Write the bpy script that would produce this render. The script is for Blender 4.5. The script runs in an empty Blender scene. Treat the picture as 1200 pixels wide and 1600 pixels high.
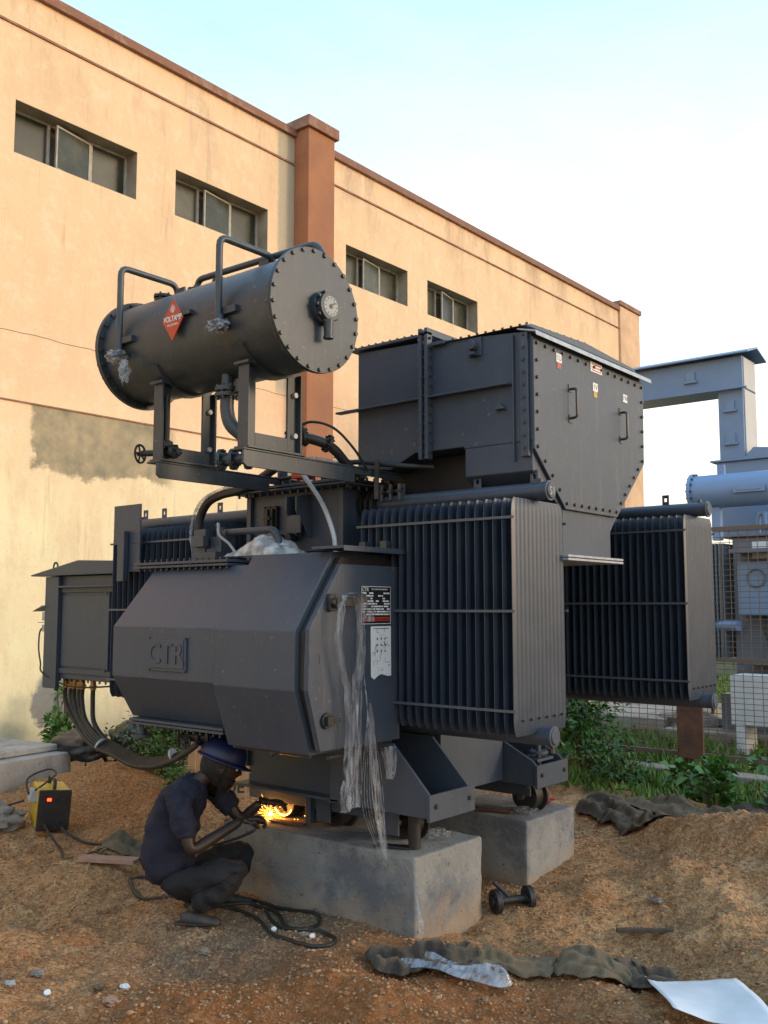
import bpy, math, random
import numpy as np
from mathutils import Vector, Matrix, noise as mnoise
R = math.radians
random.seed(7); rng = np.random.default_rng(11)
sc = bpy.context.scene
COL = sc.collection
# ------------------------------------------------------------------ camera, sky, sun, exposure
CAMH = 1.6; PITCH = 5.6725; YAW = 39.402
cd = bpy.data.cameras.new('camera'); cam = bpy.data.objects.new('camera', cd); COL.objects.link(cam)
cd.sensor_fit = 'VERTICAL'; cd.sensor_height = 24; cd.lens = 24*1490/1600; cd.clip_end = 3000; cd.clip_start = .05
cam.location = (0, 0, CAMH); cam.rotation_euler = (R(90+PITCH), 0, R(YAW)); sc.camera = cam
sc.render.resolution_x = 768; sc.render.resolution_y = 1024
VEIL = 5.5
SUN_EL, SUN_ROT = 14, 62           # rotation measured from +Y towards +X
w = bpy.data.worlds.new('World'); sc.world = w; w.use_nodes = True
nt = w.node_tree; bg = nt.nodes['Background']; sky = nt.nodes.new('ShaderNodeTexSky')
sky.sky_type = 'NISHITA'; sky.sun_disc = False; sky.sun_elevation = R(SUN_EL); sky.sun_rotation = R(SUN_ROT)
sky.air_density = 1.0; sky.dust_density = 3.0; sky.ozone_density = 1.0
# thin high veil over the clear sky: peach low down, pale blue-white above, the same all round
tcw = nt.nodes.new('ShaderNodeTexCoord'); sxw = nt.nodes.new('ShaderNodeSeparateXYZ'); nt.links.new(tcw.outputs['Generated'], sxw.inputs[0])
rp = nt.nodes.new('ShaderNodeValToRGB'); nt.links.new(sxw.outputs[2], rp.inputs[0])
e_ = rp.color_ramp.elements; e_[0].position = 0.0; e_[0].color = (1.0,.80,.60,1); e_[1].position = .62; e_[1].color = (.38,.68,1.0,1)
for p_, c_ in ((.10,(1.0,.88,.74,1)), (.22,(.95,.96,.92,1)), (.38,(.80,.93,1.0,1))): q_ = e_.new(p_); q_.color = c_
vm = nt.nodes.new('ShaderNodeVectorMath'); vm.operation = 'MULTIPLY'; vm.inputs[1].default_value = (1.2,1.2,3.2); nt.links.new(tcw.outputs['Generated'], vm.inputs[0])
nw = nt.nodes.new('ShaderNodeTexNoise'); nw.inputs['Scale'].default_value = 1.7; nw.inputs['Detail'].default_value = 7; nw.inputs['Roughness'].default_value = .55; nw.inputs['Distortion'].default_value = .6; nt.links.new(vm.outputs[0], nw.inputs['Vector'])
mw = nt.nodes.new('ShaderNodeMapRange'); mw.inputs[1].default_value = .3; mw.inputs[2].default_value = .7; mw.inputs[3].default_value = .62; mw.inputs[4].default_value = .95; nt.links.new(nw.outputs[0], mw.inputs[0])
vs = nt.nodes.new('ShaderNodeVectorMath'); vs.operation = 'SCALE'; vs.inputs['Scale'].default_value = VEIL; nt.links.new(rp.outputs[0], vs.inputs[0])
mxw = nt.nodes.new('ShaderNodeMix'); mxw.data_type = 'RGBA'; nt.links.new(mw.outputs[0], mxw.inputs[0]); nt.links.new(sky.outputs[0], mxw.inputs[6]); nt.links.new(vs.outputs[0], mxw.inputs[7])
nt.links.new(mxw.outputs[2], bg.inputs[0]); bg.inputs[1].default_value = 0.13
sd = bpy.data.lights.new('sun', 'SUN'); sun = bpy.data.objects.new('sun', sd); COL.objects.link(sun)
sd.energy = 0.6; sd.angle = R(11); sd.color = (1, .72, .48)
sdir = Vector((math.sin(R(SUN_ROT))*math.cos(R(SUN_EL)), math.cos(R(SUN_ROT))*math.cos(R(SUN_EL)), math.sin(R(SUN_EL))))
sun.rotation_euler = sdir.to_track_quat('Z', 'Y').to_euler(); sun.location = (6, 6, 12)
sc.view_settings.view_transform = 'Standard'; sc.view_settings.look = 'None'
sc.view_settings.exposure = 1.22; sc.view_settings.gamma = 1; sc.view_settings.use_curve_mapping = False

# ------------------------------------------------------------------ materials
def mat(name, col, rough=.6, metal=0, col2=None, scale=4, bump=0, bscale=40, spec=.5, detail=6, stretch=(1,1,1), lo=.35, hi=.65, island=None, rvar=0):
    m = bpy.data.materials.new(name); m.use_nodes = True; n = m.node_tree.nodes; l = m.node_tree.links
    b = n['Principled BSDF']; b.inputs['Base Color'].default_value = (*col, 1); b.inputs['Roughness'].default_value = rough
    b.inputs['Metallic'].default_value = metal; b.inputs['Specular IOR Level'].default_value = spec
    tc = n.new('ShaderNodeNewGeometry'); mp = n.new('ShaderNodeVectorMath'); mp.operation = 'MULTIPLY'; mp.inputs[1].default_value = stretch
    l.new(tc.outputs['Position'], mp.inputs[0])
    last = None
    if col2 is not None:
        t = n.new('ShaderNodeTexNoise'); t.inputs['Scale'].default_value = scale; t.inputs['Detail'].default_value = detail; t.inputs['Roughness'].default_value = .62
        l.new(mp.outputs[0], t.inputs['Vector'])
        mr = n.new('ShaderNodeMapRange'); mr.inputs[1].default_value = lo; mr.inputs[2].default_value = hi; l.new(t.outputs[0], mr.inputs[0])
        mx = n.new('ShaderNodeMix'); mx.data_type = 'RGBA'; mx.inputs[6].default_value = (*col, 1); mx.inputs[7].default_value = (*col2, 1)
        l.new(mr.outputs[0], mx.inputs[0]); l.new(mx.outputs[2], b.inputs['Base Color']); last = mx
        if rvar:
            r2 = n.new('ShaderNodeMapRange'); r2.inputs[3].default_value = rough-rvar; r2.inputs[4].default_value = rough+rvar
            l.new(t.outputs[0], r2.inputs[0]); l.new(r2.outputs[0], b.inputs['Roughness'])
    if island:
        mx = n.new('ShaderNodeMix'); mx.data_type = 'RGBA'
        if last: l.new(last.outputs[2], mx.inputs[6])
        else: mx.inputs[6].default_value = (*col, 1)
        mx.inputs[7].default_value = (*island, 1)
        l.new(tc.outputs['Random Per Island'], mx.inputs[0]); l.new(mx.outputs[2], b.inputs['Base Color'])
    if bump:
        t2 = n.new('ShaderNodeTexNoise'); t2.inputs['Scale'].default_value = bscale; t2.inputs['Detail'].default_value = 5
        l.new(mp.outputs[0], t2.inputs['Vector'])
        bp = n.new('ShaderNodeBump'); bp.inputs['Strength'].default_value = bump; bp.inputs['Distance'].default_value = .01
        l.new(t2.outputs[0], bp.inputs['Height']); l.new(bp.outputs[0], b.inputs['Normal'])
    return m
def emis(name, col, s):
    m = bpy.data.materials.new(name); m.use_nodes = True; b = m.node_tree.nodes['Principled BSDF']
    b.inputs['Base Color'].default_value = (0, 0, 0, 1); b.inputs['Emission Color'].default_value = (*col, 1); b.inputs['Emission Strength'].default_value = s
    return m
def add_dust(m, col, amt=.35, scale=9, up=True):
    """pale dust with a shape of its own lying on upward faces and in blotches"""
    n = m.node_tree.nodes; l = m.node_tree.links; b = n['Principled BSDF']
    src = b.inputs['Base Color'].links[0].from_socket if b.inputs['Base Color'].links else None
    g = n.new('ShaderNodeNewGeometry'); t = n.new('ShaderNodeTexNoise'); t.inputs['Scale'].default_value = scale; t.inputs['Detail'].default_value = 8; t.inputs['Roughness'].default_value = .7
    l.new(g.outputs['Position'], t.inputs['Vector'])
    mr = n.new('ShaderNodeMapRange'); mr.inputs[1].default_value = .5; mr.inputs[2].default_value = .75; mr.inputs[4].default_value = amt; l.new(t.outputs[0], mr.inputs[0])
    f = mr.outputs[0]
    if up:
        s = n.new('ShaderNodeSeparateXYZ'); l.new(g.outputs['Normal'], s.inputs[0])
        m2 = n.new('ShaderNodeMapRange'); m2.inputs[1].default_value = .5; m2.inputs[2].default_value = 1; m2.inputs[4].default_value = amt; l.new(s.outputs[2], m2.inputs[0])
        ad = n.new('ShaderNodeMath'); ad.operation = 'ADD'; ad.use_clamp = True; l.new(f, ad.inputs[0]); l.new(m2.outputs[0], ad.inputs[1]); f = ad.outputs[0]
    mx = n.new('ShaderNodeMix'); mx.data_type = 'RGBA'
    if src: l.new(src, mx.inputs[6])
    else: mx.inputs[6].default_value = b.inputs['Base Color'].default_value
    mx.inputs[7].default_value = (*col, 1); l.new(f, mx.inputs[0]); l.new(mx.outputs[2], b.inputs['Base Color'])
    return m
M = {}
M['paint'] = add_dust(mat('grey_paint', (.038,.053,.080), .44, 0, (.049,.064,.091), 3, .05, 30, rvar=.10), (.08,.075,.07), .22, 7)
M['panel'] = add_dust(mat('panel_paint', (.038,.053,.078), .47, 0, (.048,.063,.088), 2, .06, 25, rvar=.12), (.11,.10,.09), .35, 14)
M['fin'] = mat('fin_paint', (.027,.039,.060), .40, 0, (.037,.049,.071), 5, 0, rvar=.08)
M['dark'] = mat('dark_metal', (.012,.013,.015), .5, 0, (.02,.02,.02), 8)
M['bolt'] = mat('bolt_steel', (.05,.052,.056), .4, .3, (.075,.065,.055), 30)
M['cons'] = add_dust(mat('conservator_paint', (.026,.038,.050), .40, 0, (.036,.048,.060), 2.5, .05, 30, rvar=.1), (.09,.085,.07), .3, 12)
M['tie'] = mat('bar_paint', (.08,.085,.10), .4)
M['rim'] = mat('galvanised', (.42,.44,.46), .4, .2, (.3,.31,.33), 20)
M['red'] = mat('red_enamel', (.50,.05,.02), .35, 0, (.42,.05,.03), 10)
M['white'] = mat('white_print', (.75,.75,.74), .5)
M['offwhite'] = mat('paper', (.72,.74,.76), .7, 0, (.62,.64,.66), 6, .05)
M['black'] = mat('black_plastic', (.012,.012,.013), .4, 0, (.022,.021,.02), 12)
M['rubber'] = mat('cable_rubber', (.012,.012,.013), .55, 0, (.03,.027,.022), 15)
M['brass'] = mat('brass', (.35,.2,.07), .35, .8)
M['glassface'] = mat('dial', (.30,.31,.30), .15)
M['yellow'] = mat('yellow_enamel', (.62,.42,.02), .45, 0, (.45,.30,.04), 12)
M['led'] = emis('red_led', (1, .04, .01), 6)
M['copper'] = mat('wire_sheath', (.02,.02,.022), .5)
M['blue'] = mat('blue_grey_paint', (.15,.24,.38), .45, 0, (.18,.27,.40), 2)
M['bluecyl'] = mat('blue_paint_cylinder', (.19,.31,.52), .4, 0, (.18,.28,.46), 2)
M['bluedk'] = mat('grey_blue_metal', (.11,.13,.16), .5, 0, (.15,.17,.2), 4)
M['wire'] = mat('fence_wire', (.15,.11,.085), .7, .1)
M['rust'] = mat('rusty_angle', (.16,.07,.035), .8, 0, (.09,.04,.03), 9, .3, 40)
M['plank'] = mat('sawn_wood', (.42,.25,.18), .8, 0, (.32,.19,.13), 6, .3, 60, stretch=(1,6,6))
M['crate'] = mat('plywood', (.52,.36,.22), .8, 0, (.42,.28,.17), 5, .1)
M['burlap'] = add_dust(mat('burlap', (.17,.135,.085), .95, 0, (.10,.08,.05), 14, .9, 260), (.25,.18,.11), .4, 20)
M['cloth'] = add_dust(mat('dark_cloth', (.040,.034,.030), .95, 0, (.085,.072,.055), 9, .9, 220), (.22,.15,.09), .5, 16)
M['greybag'] = mat('dark_tarp', (.02,.022,.026), .45, 0, (.04,.042,.046), 10, .3, 60)
M['stone'] = mat('stone', (.27,.24,.20), .9, 0, (.17,.14,.11), 12, .6, 50)
M['skin'] = mat('skin', (.040,.022,.015), .5, 0, (.030,.017,.012), 15)
M['shirt'] = mat('navy_shirt', (.008,.010,.026), .85, 0, (.013,.015,.032), 14, .5, 120)
M['trouser'] = mat('dark_trousers', (.005,.0055,.009), .85, 0, (.011,.011,.013), 12, .5, 120)
M['shoe'] = mat('worn_shoe', (.022,.022,.025), .7, 0, (.06,.05,.042), 20, .3, 80)
M['hair'] = mat('hair', (.006,.005,.005), .7)
M['helmet'] = mat('blue_helmet', (.007,.015,.075), .42, 0, (.010,.018,.065), 10)
M['glove'] = mat('grip_yellow', (.38,.26,.03), .6)
M['leaf'] = mat('leaf', (.045,.14,.014), .5, 0, (.06,.15,.018), 8, island=(.018,.055,.008))
M['leaf2'] = mat('leaf_bright', (.075,.21,.02), .5, 0, (.06,.17,.025), 8, island=(.03,.09,.012))
M['grass'] = mat('grass', (.08,.19,.02), .7, island=(.18,.23,.05))
M['bark'] = mat('bark', (.10,.07,.045), .9, 0, (.06,.04,.03), 20, .5)
M['spark'] = emis('spark', (1, .28, .02), 6)
M['arc'] = emis('welding_arc', (1, .55, .14), 60)

def concrete(name, a, b_, stain):
    m = mat(name, a, .9, 0, b_, 3, .5, 55, detail=10)
    n = m.node_tree.nodes; l = m.node_tree.links; b = n['Principled BSDF']; src = b.inputs['Base Color'].links[0].from_socket
    g = n.new('ShaderNodeNewGeometry')
    t = n.new('ShaderNodeTexNoise'); t.inputs['Scale'].default_value = 1.7; t.inputs['Detail'].default_value = 9; t.inputs['Roughness'].default_value = .75; l.new(g.outputs['Position'], t.inputs['Vector'])
    mr = n.new('ShaderNodeMapRange'); mr.inputs[1].default_value = .48; mr.inputs[2].default_value = .60; mr.inputs[4].default_value = .8; l.new(t.outputs[0], mr.inputs[0])
    mx = n.new('ShaderNodeMix'); mx.data_type = 'RGBA'; mx.inputs[7].default_value = (*stain, 1); l.new(src, mx.inputs[6]); l.new(mr.outputs[0], mx.inputs[0])
    # soil splashed up from the ground, ragged edge
    s = n.new('ShaderNodeSeparateXYZ'); l.new(g.outputs['Position'], s.inputs[0])
    t3 = n.new('ShaderNodeTexNoise'); t3.inputs['Scale'].default_value = 9; t3.inputs['Detail'].default_value = 8; l.new(g.outputs['Position'], t3.inputs['Vector'])
    a1 = n.new('ShaderNodeMath'); a1.operation = 'MULTIPLY_ADD'; a1.inputs[1].default_value = -.42; l.new(t3.outputs[0], a1.inputs[0]); l.new(s.outputs[2], a1.inputs[2])
    m3 = n.new('ShaderNodeMapRange'); m3.inputs[1].default_value = -.20; m3.inputs[2].default_value = -.02; m3.inputs[3].default_value = .75; m3.inputs[4].default_value = 0; l.new(a1.outputs[0], m3.inputs[0])
    m4 = n.new('ShaderNodeMix'); m4.data_type = 'RGBA'; m4.inputs[7].default_value = (.30,.22,.14,1); l.new(mx.outputs[2], m4.inputs[6]); l.new(m3.outputs[0], m4.inputs[0])
    # pock marks
    v = n.new('ShaderNodeTexNoise'); v.inputs['Scale'].default_value = 38; v.inputs['Detail'].default_value = 3; l.new(g.outputs['Position'], v.inputs['Vector'])
    m5 = n.new('ShaderNodeMapRange'); m5.inputs[1].default_value = .66; m5.inputs[2].default_value = .71; m5.inputs[4].default_value = .7; l.new(v.outputs[0], m5.inputs[0])
    m6 = n.new('ShaderNodeMix'); m6.data_type = 'RGBA'; m6.inputs[7].default_value = (.07,.065,.06,1); l.new(m4.outputs[2], m6.inputs[6]); l.new(m5.outputs[0], m6.inputs[0])
    l.new(m6.outputs[2], b.inputs['Base Color']); return m
M['concrete'] = concrete('plinth_concrete', (.18,.187,.19), (.26,.255,.24), (.085,.095,.115))
M['concrete2'] = concrete('weathered_concrete', (.27,.26,.24), (.36,.34,.31), (.16,.15,.14))

def wall_mat():
    m = bpy.data.materials.new('weathered_wall_paint'); m.use_nodes = True; n = m.node_tree.nodes; l = m.node_tree.links; b = n['Principled BSDF']; b.inputs['Roughness'].default_value = .9
    b.inputs['Specular IOR Level'].default_value = .15
    g = n.new('ShaderNodeNewGeometry'); s = n.new('ShaderNodeSeparateXYZ'); l.new(g.outputs['Position'], s.inputs[0])
    def nz(sc_, det, stretch=(1,1,1), rough=.65):
        v = n.new('ShaderNodeVectorMath'); v.operation = 'MULTIPLY'; v.inputs[1].default_value = stretch; l.new(g.outputs['Position'], v.inputs[0])
        t = n.new('ShaderNodeTexNoise'); t.inputs['Scale'].default_value = sc_; t.inputs['Detail'].default_value = det; t.inputs['Roughness'].default_value = rough; l.new(v.outputs[0], t.inputs['Vector']); return t.outputs[0]
    def mr(x, a, c, d=0, e=1):
        r = n.new('ShaderNodeMapRange'); r.inputs[1].default_value = a; r.inputs[2].default_value = c; r.inputs[3].default_value = d; r.inputs[4].default_value = e
        if hasattr(x, 'links'): l.new(x, r.inputs[0])
        return r.outputs[0]
    def mix(f, A, B):
        x = n.new('ShaderNodeMix'); x.data_type = 'RGBA'; l.new(f, x.inputs[0])
        for i, q in ((6, A), (7, B)):
            if isinstance(q, tuple): x.inputs[i].default_value = (*q, 1)
            else: l.new(q, x.inputs[i])
        return x.outputs[2]
    def ma(op, A, B):
        x = n.new('ShaderNodeMath'); x.operation = op; x.use_clamp = False
        for i, q in ((0, A), (1, B)):
            if isinstance(q, (int, float)): x.inputs[i].default_value = q
            else: l.new(q, x.inputs[i])
        return x.outputs[0]
    # two coats: peach on the upper wall, pale yellow on the lower, ragged change
    hz = ma('ADD', s.outputs[2], ma('MULTIPLY', nz(.35, 5), 1.6))
    c = mix(mr(hz, 3.4, 4.9), (.84,.77,.48), (.87,.56,.35))
    c = mix(mr(ma('ADD', hz, ma('MULTIPLY', nz(.22, 3), 2.5)), 5.6, 8.8, 0, .75), c, (.84,.58,.35))
    c = mix(mr(nz(.6, 8), .42, .66, 0, .5), c, (.82,.58,.36))
    c = mix(mr(nz(2.2, 9, (1,1,.35)), .47, .62, 0, .5), c, (.70,.50,.31))
    c = mix(mr(nz(5.5, 9, (1,1,1), .8), .50, .64, 0, .4), c, (.90,.74,.53))
    c = mix(mr(nz(1.2, 9, (1,1.4,.4), .72), .56, .72, 0, .45), c, (.84,.66,.45))
    # thin rain streaks running down
    c = mix(mr(nz(3.0, 6, (1,3.5,.22), .7), .60, .70, 0, .38), c, (.40,.28,.19))
    # sooty mould near the parapet and in blotches
    z = s.outputs[2]
    top = ma('MULTIPLY', mr(z, 6.9, 8.3, 0, 1), mr(nz(1.1, 9, (1,1.6,.5), .75), .48, .66, 0, 1))
    c = mix(ma('MULTIPLY', top, .6), c, (.27,.21,.17))
    # fine speckle
    c = mix(mr(nz(26, 4), .62, .72, 0, .3), c, (.38,.28,.19))
    # greyish bare repaint beside the pillar
    y = s.outputs[1]
    strip = ma('MULTIPLY', mr(ma('ADD', y, ma('MULTIPLY', nz(1.5, 4), .15)), 8.93, 8.98), mr(y, 9.40, 9.41, 1, 0))
    c = mix(ma('MULTIPLY', strip, mr(z, 4.4, 4.6, 0, .8)), c, (.40,.37,.28))
    # unpainted cement render patch under the joint, ragged
    e = ma('SUBTRACT', nz(2.4, 10, (1,1,1), .75), .5)
    yy = ma('ADD', y, ma('MULTIPLY', e, .5)); zz = ma('ADD', z, ma('MULTIPLY', e, .55))
    p = ma('MULTIPLY', ma('MULTIPLY', mr(yy, 5.30, 5.36), mr(yy, 7.05, 7.25, 1, 0)), ma('MULTIPLY', mr(zz, 3.02, 3.08), mr(z, 3.735, 3.74, 1, 0)))
    c = mix(p, c, mix(mr(nz(3.2, 10, (1,1,1), .75), .35, .65), (.25,.225,.155), (.47,.37,.23)))
    # cement repair round the pipe hole
    dy = ma('SUBTRACT', yy, 5.72); dz = ma('MULTIPLY', ma('SUBTRACT', zz, .62), .85)
    d = ma('SQRT', ma('ADD', ma('MULTIPLY', dy, dy), ma('MULTIPLY', dz, dz)), 0)
    c = mix(mr(d, .24, .30, 1, 0), c, mix(nz(7, 8), (.17,.17,.16), (.33,.32,.29)))
    # ragged darker band fading up from the base
    c = mix(mr(ma('SUBTRACT', z, ma('MULTIPLY', nz(2, 8), .7)), -.25, .35, .6, 0), c, (.30,.27,.18))
    l.new(c, b.inputs['Base Color'])
    bp = n.new('ShaderNodeBump'); bp.inputs['Strength'].default_value = .5; bp.inputs['Distance'].default_value = .02; l.new(nz(7, 8), bp.inputs['Height']); l.new(bp.outputs[0], b.inputs['Normal'])
    return m
M['wall'] = wall_mat()
M['coping'] = mat('brown_coping', (.30,.13,.075), .9, 0, (.46,.31,.22), 5, .5, 25, detail=12, lo=.48, hi=.62, island=(.24,.13,.09))
M['pillar'] = mat('rust_brown_paint', (.40,.17,.075), .85, 0, (.30,.13,.07), 1.6, .3, 25, detail=9)
M['plain'] = mat('pale_pillar_paint', (.76,.50,.31), .9, 0, (.56,.36,.22), 1.8, .3, 25, detail=9)
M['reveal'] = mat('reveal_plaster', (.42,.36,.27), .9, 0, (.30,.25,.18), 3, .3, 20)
M['frame'] = mat('window_frame', (.46,.43,.37), .7, 0, (.33,.30,.25), 12)
M['glass'] = add_dust(mat('dusty_glass', (.05,.055,.035), .25, 0, (.12,.115,.075), 3, spec=.3, detail=9), (.20,.175,.11), .45, 3, False)

def film_mat(name, col, tr, bscale=60, streak=(1,1,1)):
    m = bpy.data.materials.new(name); m.use_nodes = True; n = m.node_tree.nodes; l = m.node_tree.links
    b = n['Principled BSDF']; b.inputs['Base Color'].default_value = (*col, 1); b.inputs['Roughness'].default_value = .22; b.inputs['Specular IOR Level'].default_value = .9
    g = n.new('ShaderNodeNewGeometry'); v = n.new('ShaderNodeVectorMath'); v.operation = 'MULTIPLY'; v.inputs[1].default_value = streak; l.new(g.outputs['Position'], v.inputs[0])
    t = n.new('ShaderNodeTexNoise'); t.inputs['Scale'].default_value = bscale; t.inputs['Detail'].default_value = 4; l.new(v.outputs[0], t.inputs['Vector'])
    r = n.new('ShaderNodeMapRange'); r.inputs[1].default_value = .35; r.inputs[2].default_value = .7; r.inputs[3].default_value = max(0, tr-.3); r.inputs[4].default_value = min(1, tr+.4); l.new(t.outputs[0], r.inputs[0])
    l.new(r.outputs[0], b.inputs['Alpha'])
    bp = n.new('ShaderNodeBump'); bp.inputs['Strength'].default_value = .8; bp.inputs['Distance'].default_value = .01; l.new(t.outputs[0], bp.inputs['Height']); l.new(bp.outputs[0], b.inputs['Normal'])
    return m
M['film'] = film_mat('clear_plastic_film', (.44,.44,.46), .13, 60, (1,1,.12))
M['filmbag'] = film_mat('milky_plastic_film', (.36,.38,.42), .38, 30)

M['bagfilm'] = film_mat('white_bag_film', (.62,.64,.66), .6, 18)
M['filmsheet'] = film_mat('thin_plastic_sheet', (.34,.37,.42), .42, 22, (1.6,.5,1))
def streaks(m, col, amt=.4):
    n = m.node_tree.nodes; l = m.node_tree.links; b = n['Principled BSDF']; src = b.inputs['Base Color'].links[0].from_socket
    g = n.new('ShaderNodeNewGeometry'); v = n.new('ShaderNodeVectorMath'); v.operation = 'MULTIPLY'; v.inputs[1].default_value = (9,9,.8); l.new(g.outputs['Position'], v.inputs[0])
    t = n.new('ShaderNodeTexNoise'); t.inputs['Scale'].default_value = 2.2; t.inputs['Detail'].default_value = 7; t.inputs['Roughness'].default_value = .75; l.new(v.outputs[0], t.inputs['Vector'])
    r = n.new('ShaderNodeMapRange'); r.inputs[1].default_value = .54; r.inputs[2].default_value = .70; r.inputs[4].default_value = amt; l.new(t.outputs[0], r.inputs[0])
    x = n.new('ShaderNodeMix'); x.data_type = 'RGBA'; l.new(r.outputs[0], x.inputs[0]); l.new(src, x.inputs[6]); x.inputs[7].default_value = (*col, 1); l.new(x.outputs[2], b.inputs['Base Color'])
    t2 = n.new('ShaderNodeTexNoise'); t2.inputs['Scale'].default_value = 45; t2.inputs['Detail'].default_value = 5; l.new(g.outputs['Position'], t2.inputs['Vector'])
    r2 = n.new('ShaderNodeMapRange'); r2.inputs[1].default_value = .68; r2.inputs[2].default_value = .72; r2.inputs[4].default_value = .5; l.new(t2.outputs[0], r2.inputs[0])
    y = n.new('ShaderNodeMix'); y.data_type = 'RGBA'; l.new(r2.outputs[0], y.inputs[0]); l.new(x.outputs[2], y.inputs[6]); y.inputs[7].default_value = (.20,.18,.16,1); l.new(y.outputs[2], b.inputs['Base Color'])
streaks(M['paint'], (.085,.085,.09), .45); streaks(M['panel'], (.13,.12,.11), .5); streaks(M['cons'], (.10,.10,.085), .45)
def per_object(m, col, amt):
    n = m.node_tree.nodes; l = m.node_tree.links; b = n['Principled BSDF']; src = b.inputs['Base Color'].links[0].from_socket
    oi = n.new('ShaderNodeObjectInfo'); r = n.new('ShaderNodeMath'); r.operation = 'MULTIPLY'; r.inputs[1].default_value = amt; l.new(oi.outputs['Random'], r.inputs[0])
    x = n.new('ShaderNodeMix'); x.data_type = 'RGBA'; l.new(r.outputs[0], x.inputs[0]); l.new(src, x.inputs[6]); x.inputs[7].default_value = (*col, 1); l.new(x.outputs[2], b.inputs['Base Color'])
per_object(M['glass'], (.02,.025,.02), .9)
# ------------------------------------------------------------------ mesh helpers
class MB:
    def __init__(s): s.v = []; s.f = []
    def add(s, v, f):
        o = len(s.v); s.v += [tuple(map(float, p)) for p in v]; s.f += [tuple(i+o for i in q) for q in f]; return s
    def box(s, x0, x1, y0, y1, z0, z1):
        if x0 > x1: x0, x1 = x1, x0
        if y0 > y1: y0, y1 = y1, y0
        if z0 > z1: z0, z1 = z1, z0
        return s.add([(x0,y0,z0),(x1,y0,z0),(x1,y1,z0),(x0,y1,z0),(x0,y0,z1),(x1,y0,z1),(x1,y1,z1),(x0,y1,z1)],
              [(0,3,2,1),(4,5,6,7),(0,1,5,4),(1,2,6,5),(2,3,7,6),(3,0,4,7)])
    def prism(s, poly, a, b, ax='x'):
        k = len(poly)
        def P(u, t):
            return (t, u[0], u[1]) if ax == 'x' else ((u[0], t, u[1]) if ax == 'y' else (u[0], u[1], t))
        ar = sum(poly[i][0]*poly[(i+1)%k][1]-poly[(i+1)%k][0]*poly[i][1] for i in range(k))
        pl = list(poly) if (ar > 0) else list(poly)[::-1]
        if ax == 'y': pl = pl[::-1]
        v = [P(u, a) for u in pl]+[P(u, b) for u in pl]
        f = [tuple(range(k))[::-1], tuple(range(k, 2*k))]+[(i, (i+1)%k, (i+1)%k+k, i+k) for i in range(k)]
        if b < a: f = [q[::-1] for q in f]
        return s.add(v, f)
    def cyl(s, p0, p1, r0, r1=None, n=20, caps=True):
        p0 = Vector(p0); p1 = Vector(p1); r1 = r0 if r1 is None else r1
        d = (p1-p0).normalized(); a = Vector((0,0,1)) if abs(d.z) < .9 else Vector((1,0,0)); u = d.cross(a).normalized(); w_ = d.cross(u)
        v = []
        for p, r in ((p0, r0), (p1, r1)):
            for i in range(n):
                t = 2*math.pi*i/n; v.append(p+u*math.cos(t)*r+w_*math.sin(t)*r)
        f = [(i, (i+1)%n, (i+1)%n+n, i+n) for i in range(n)]
        if caps: f += [tuple(range(n))[::-1], tuple(range(n, 2*n))]
        return s.add(v, f)
    def tube(s, pts, r, n=8, seg=6, smooth=True, caps=True):
        P = [Vector(p) for p in pts]
        if smooth and len(P) > 2:
            Q = []
            for i in range(len(P)-1):
                a, b, c, d = P[max(i-1,0)], P[i], P[i+1], P[min(i+2,len(P)-1)]
                for k in range(seg):
                    t = k/seg; Q.append(.5*((2*b)+(c-a)*t+(2*a-5*b+4*c-d)*t*t+(3*b-a-3*c+d)*t**3))
            Q.append(P[-1]); P = Q
        rr = r if callable(r) else (lambda t: r)
        v = []; u = None
        for i, p in enumerate(P):
            d = (P[min(i+1,len(P)-1)]-P[max(i-1,0)]).normalized()
            if u is None:
                a = Vector((0,0,1)) if abs(d.z) < .9 else Vector((1,0,0)); u = d.cross(a).normalized()
            else: u = (u-d*u.dot(d)).normalized()
            w_ = d.cross(u); q = rr(i/(len(P)-1))
            for k in range(n):
                t = 2*math.pi*k/n; v.append(p+u*math.cos(t)*q+w_*math.sin(t)*q)
        f = []
        for i in range(len(P)-1):
            for k in range(n): f.append((i*n+k, i*n+(k+1)%n, (i+1)*n+(k+1)%n, (i+1)*n+k))
        if caps: f += [tuple(range(n))[::-1], tuple(range((len(P)-1)*n, len(P)*n))]
        return s.add(v, f)
    def pipe(s, pts, r, bend=.05, n=12):
        """straight runs with rounded elbows"""
        P = [Vector(p) for p in pts]; Q = [P[0]]
        for i in range(1, len(P)-1):
            a = (P[i-1]-P[i]); b = (P[i+1]-P[i]); k = min(bend, a.length*.49, b.length*.49); a.normalize(); b.normalize()
            A = P[i]+a*k; B = P[i]+b*k
            for t in (0, .25, .5, .75, 1): Q.append(A*(1-t)**2+P[i]*2*t*(1-t)+B*t*t)
        Q.append(P[-1]); return s.tube(Q, r, n, smooth=False)
    def bolt(s, p, nrm, r=.008, h=.008):
        p = Vector(p); nrm = Vector(nrm).normalized(); return s.cyl(p-nrm*.002, p+nrm*h, r, n=6)
    def flange(s, p, ax, r, t=.012, nb=8, br=.006):
        p = Vector(p); ax = Vector(ax).normalized(); s.cyl(p-ax*t, p+ax*t, r, n=24)
        s.cyl(p-ax*.0015, p+ax*.0015, r*1.01, n=24)
        a = Vector((0,0,1)) if abs(ax.z) < .9 else Vector((1,0,0)); u = ax.cross(a).normalized(); w_ = ax.cross(u)
        for i in range(nb):
            t_ = 2*math.pi*(i+.5)/nb; c = p+(u*math.cos(t_)+w_*math.sin(t_))*r*.80; s.cyl(c-ax*(t+.010), c+ax*(t+.010), br, n=6)
        return s
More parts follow.
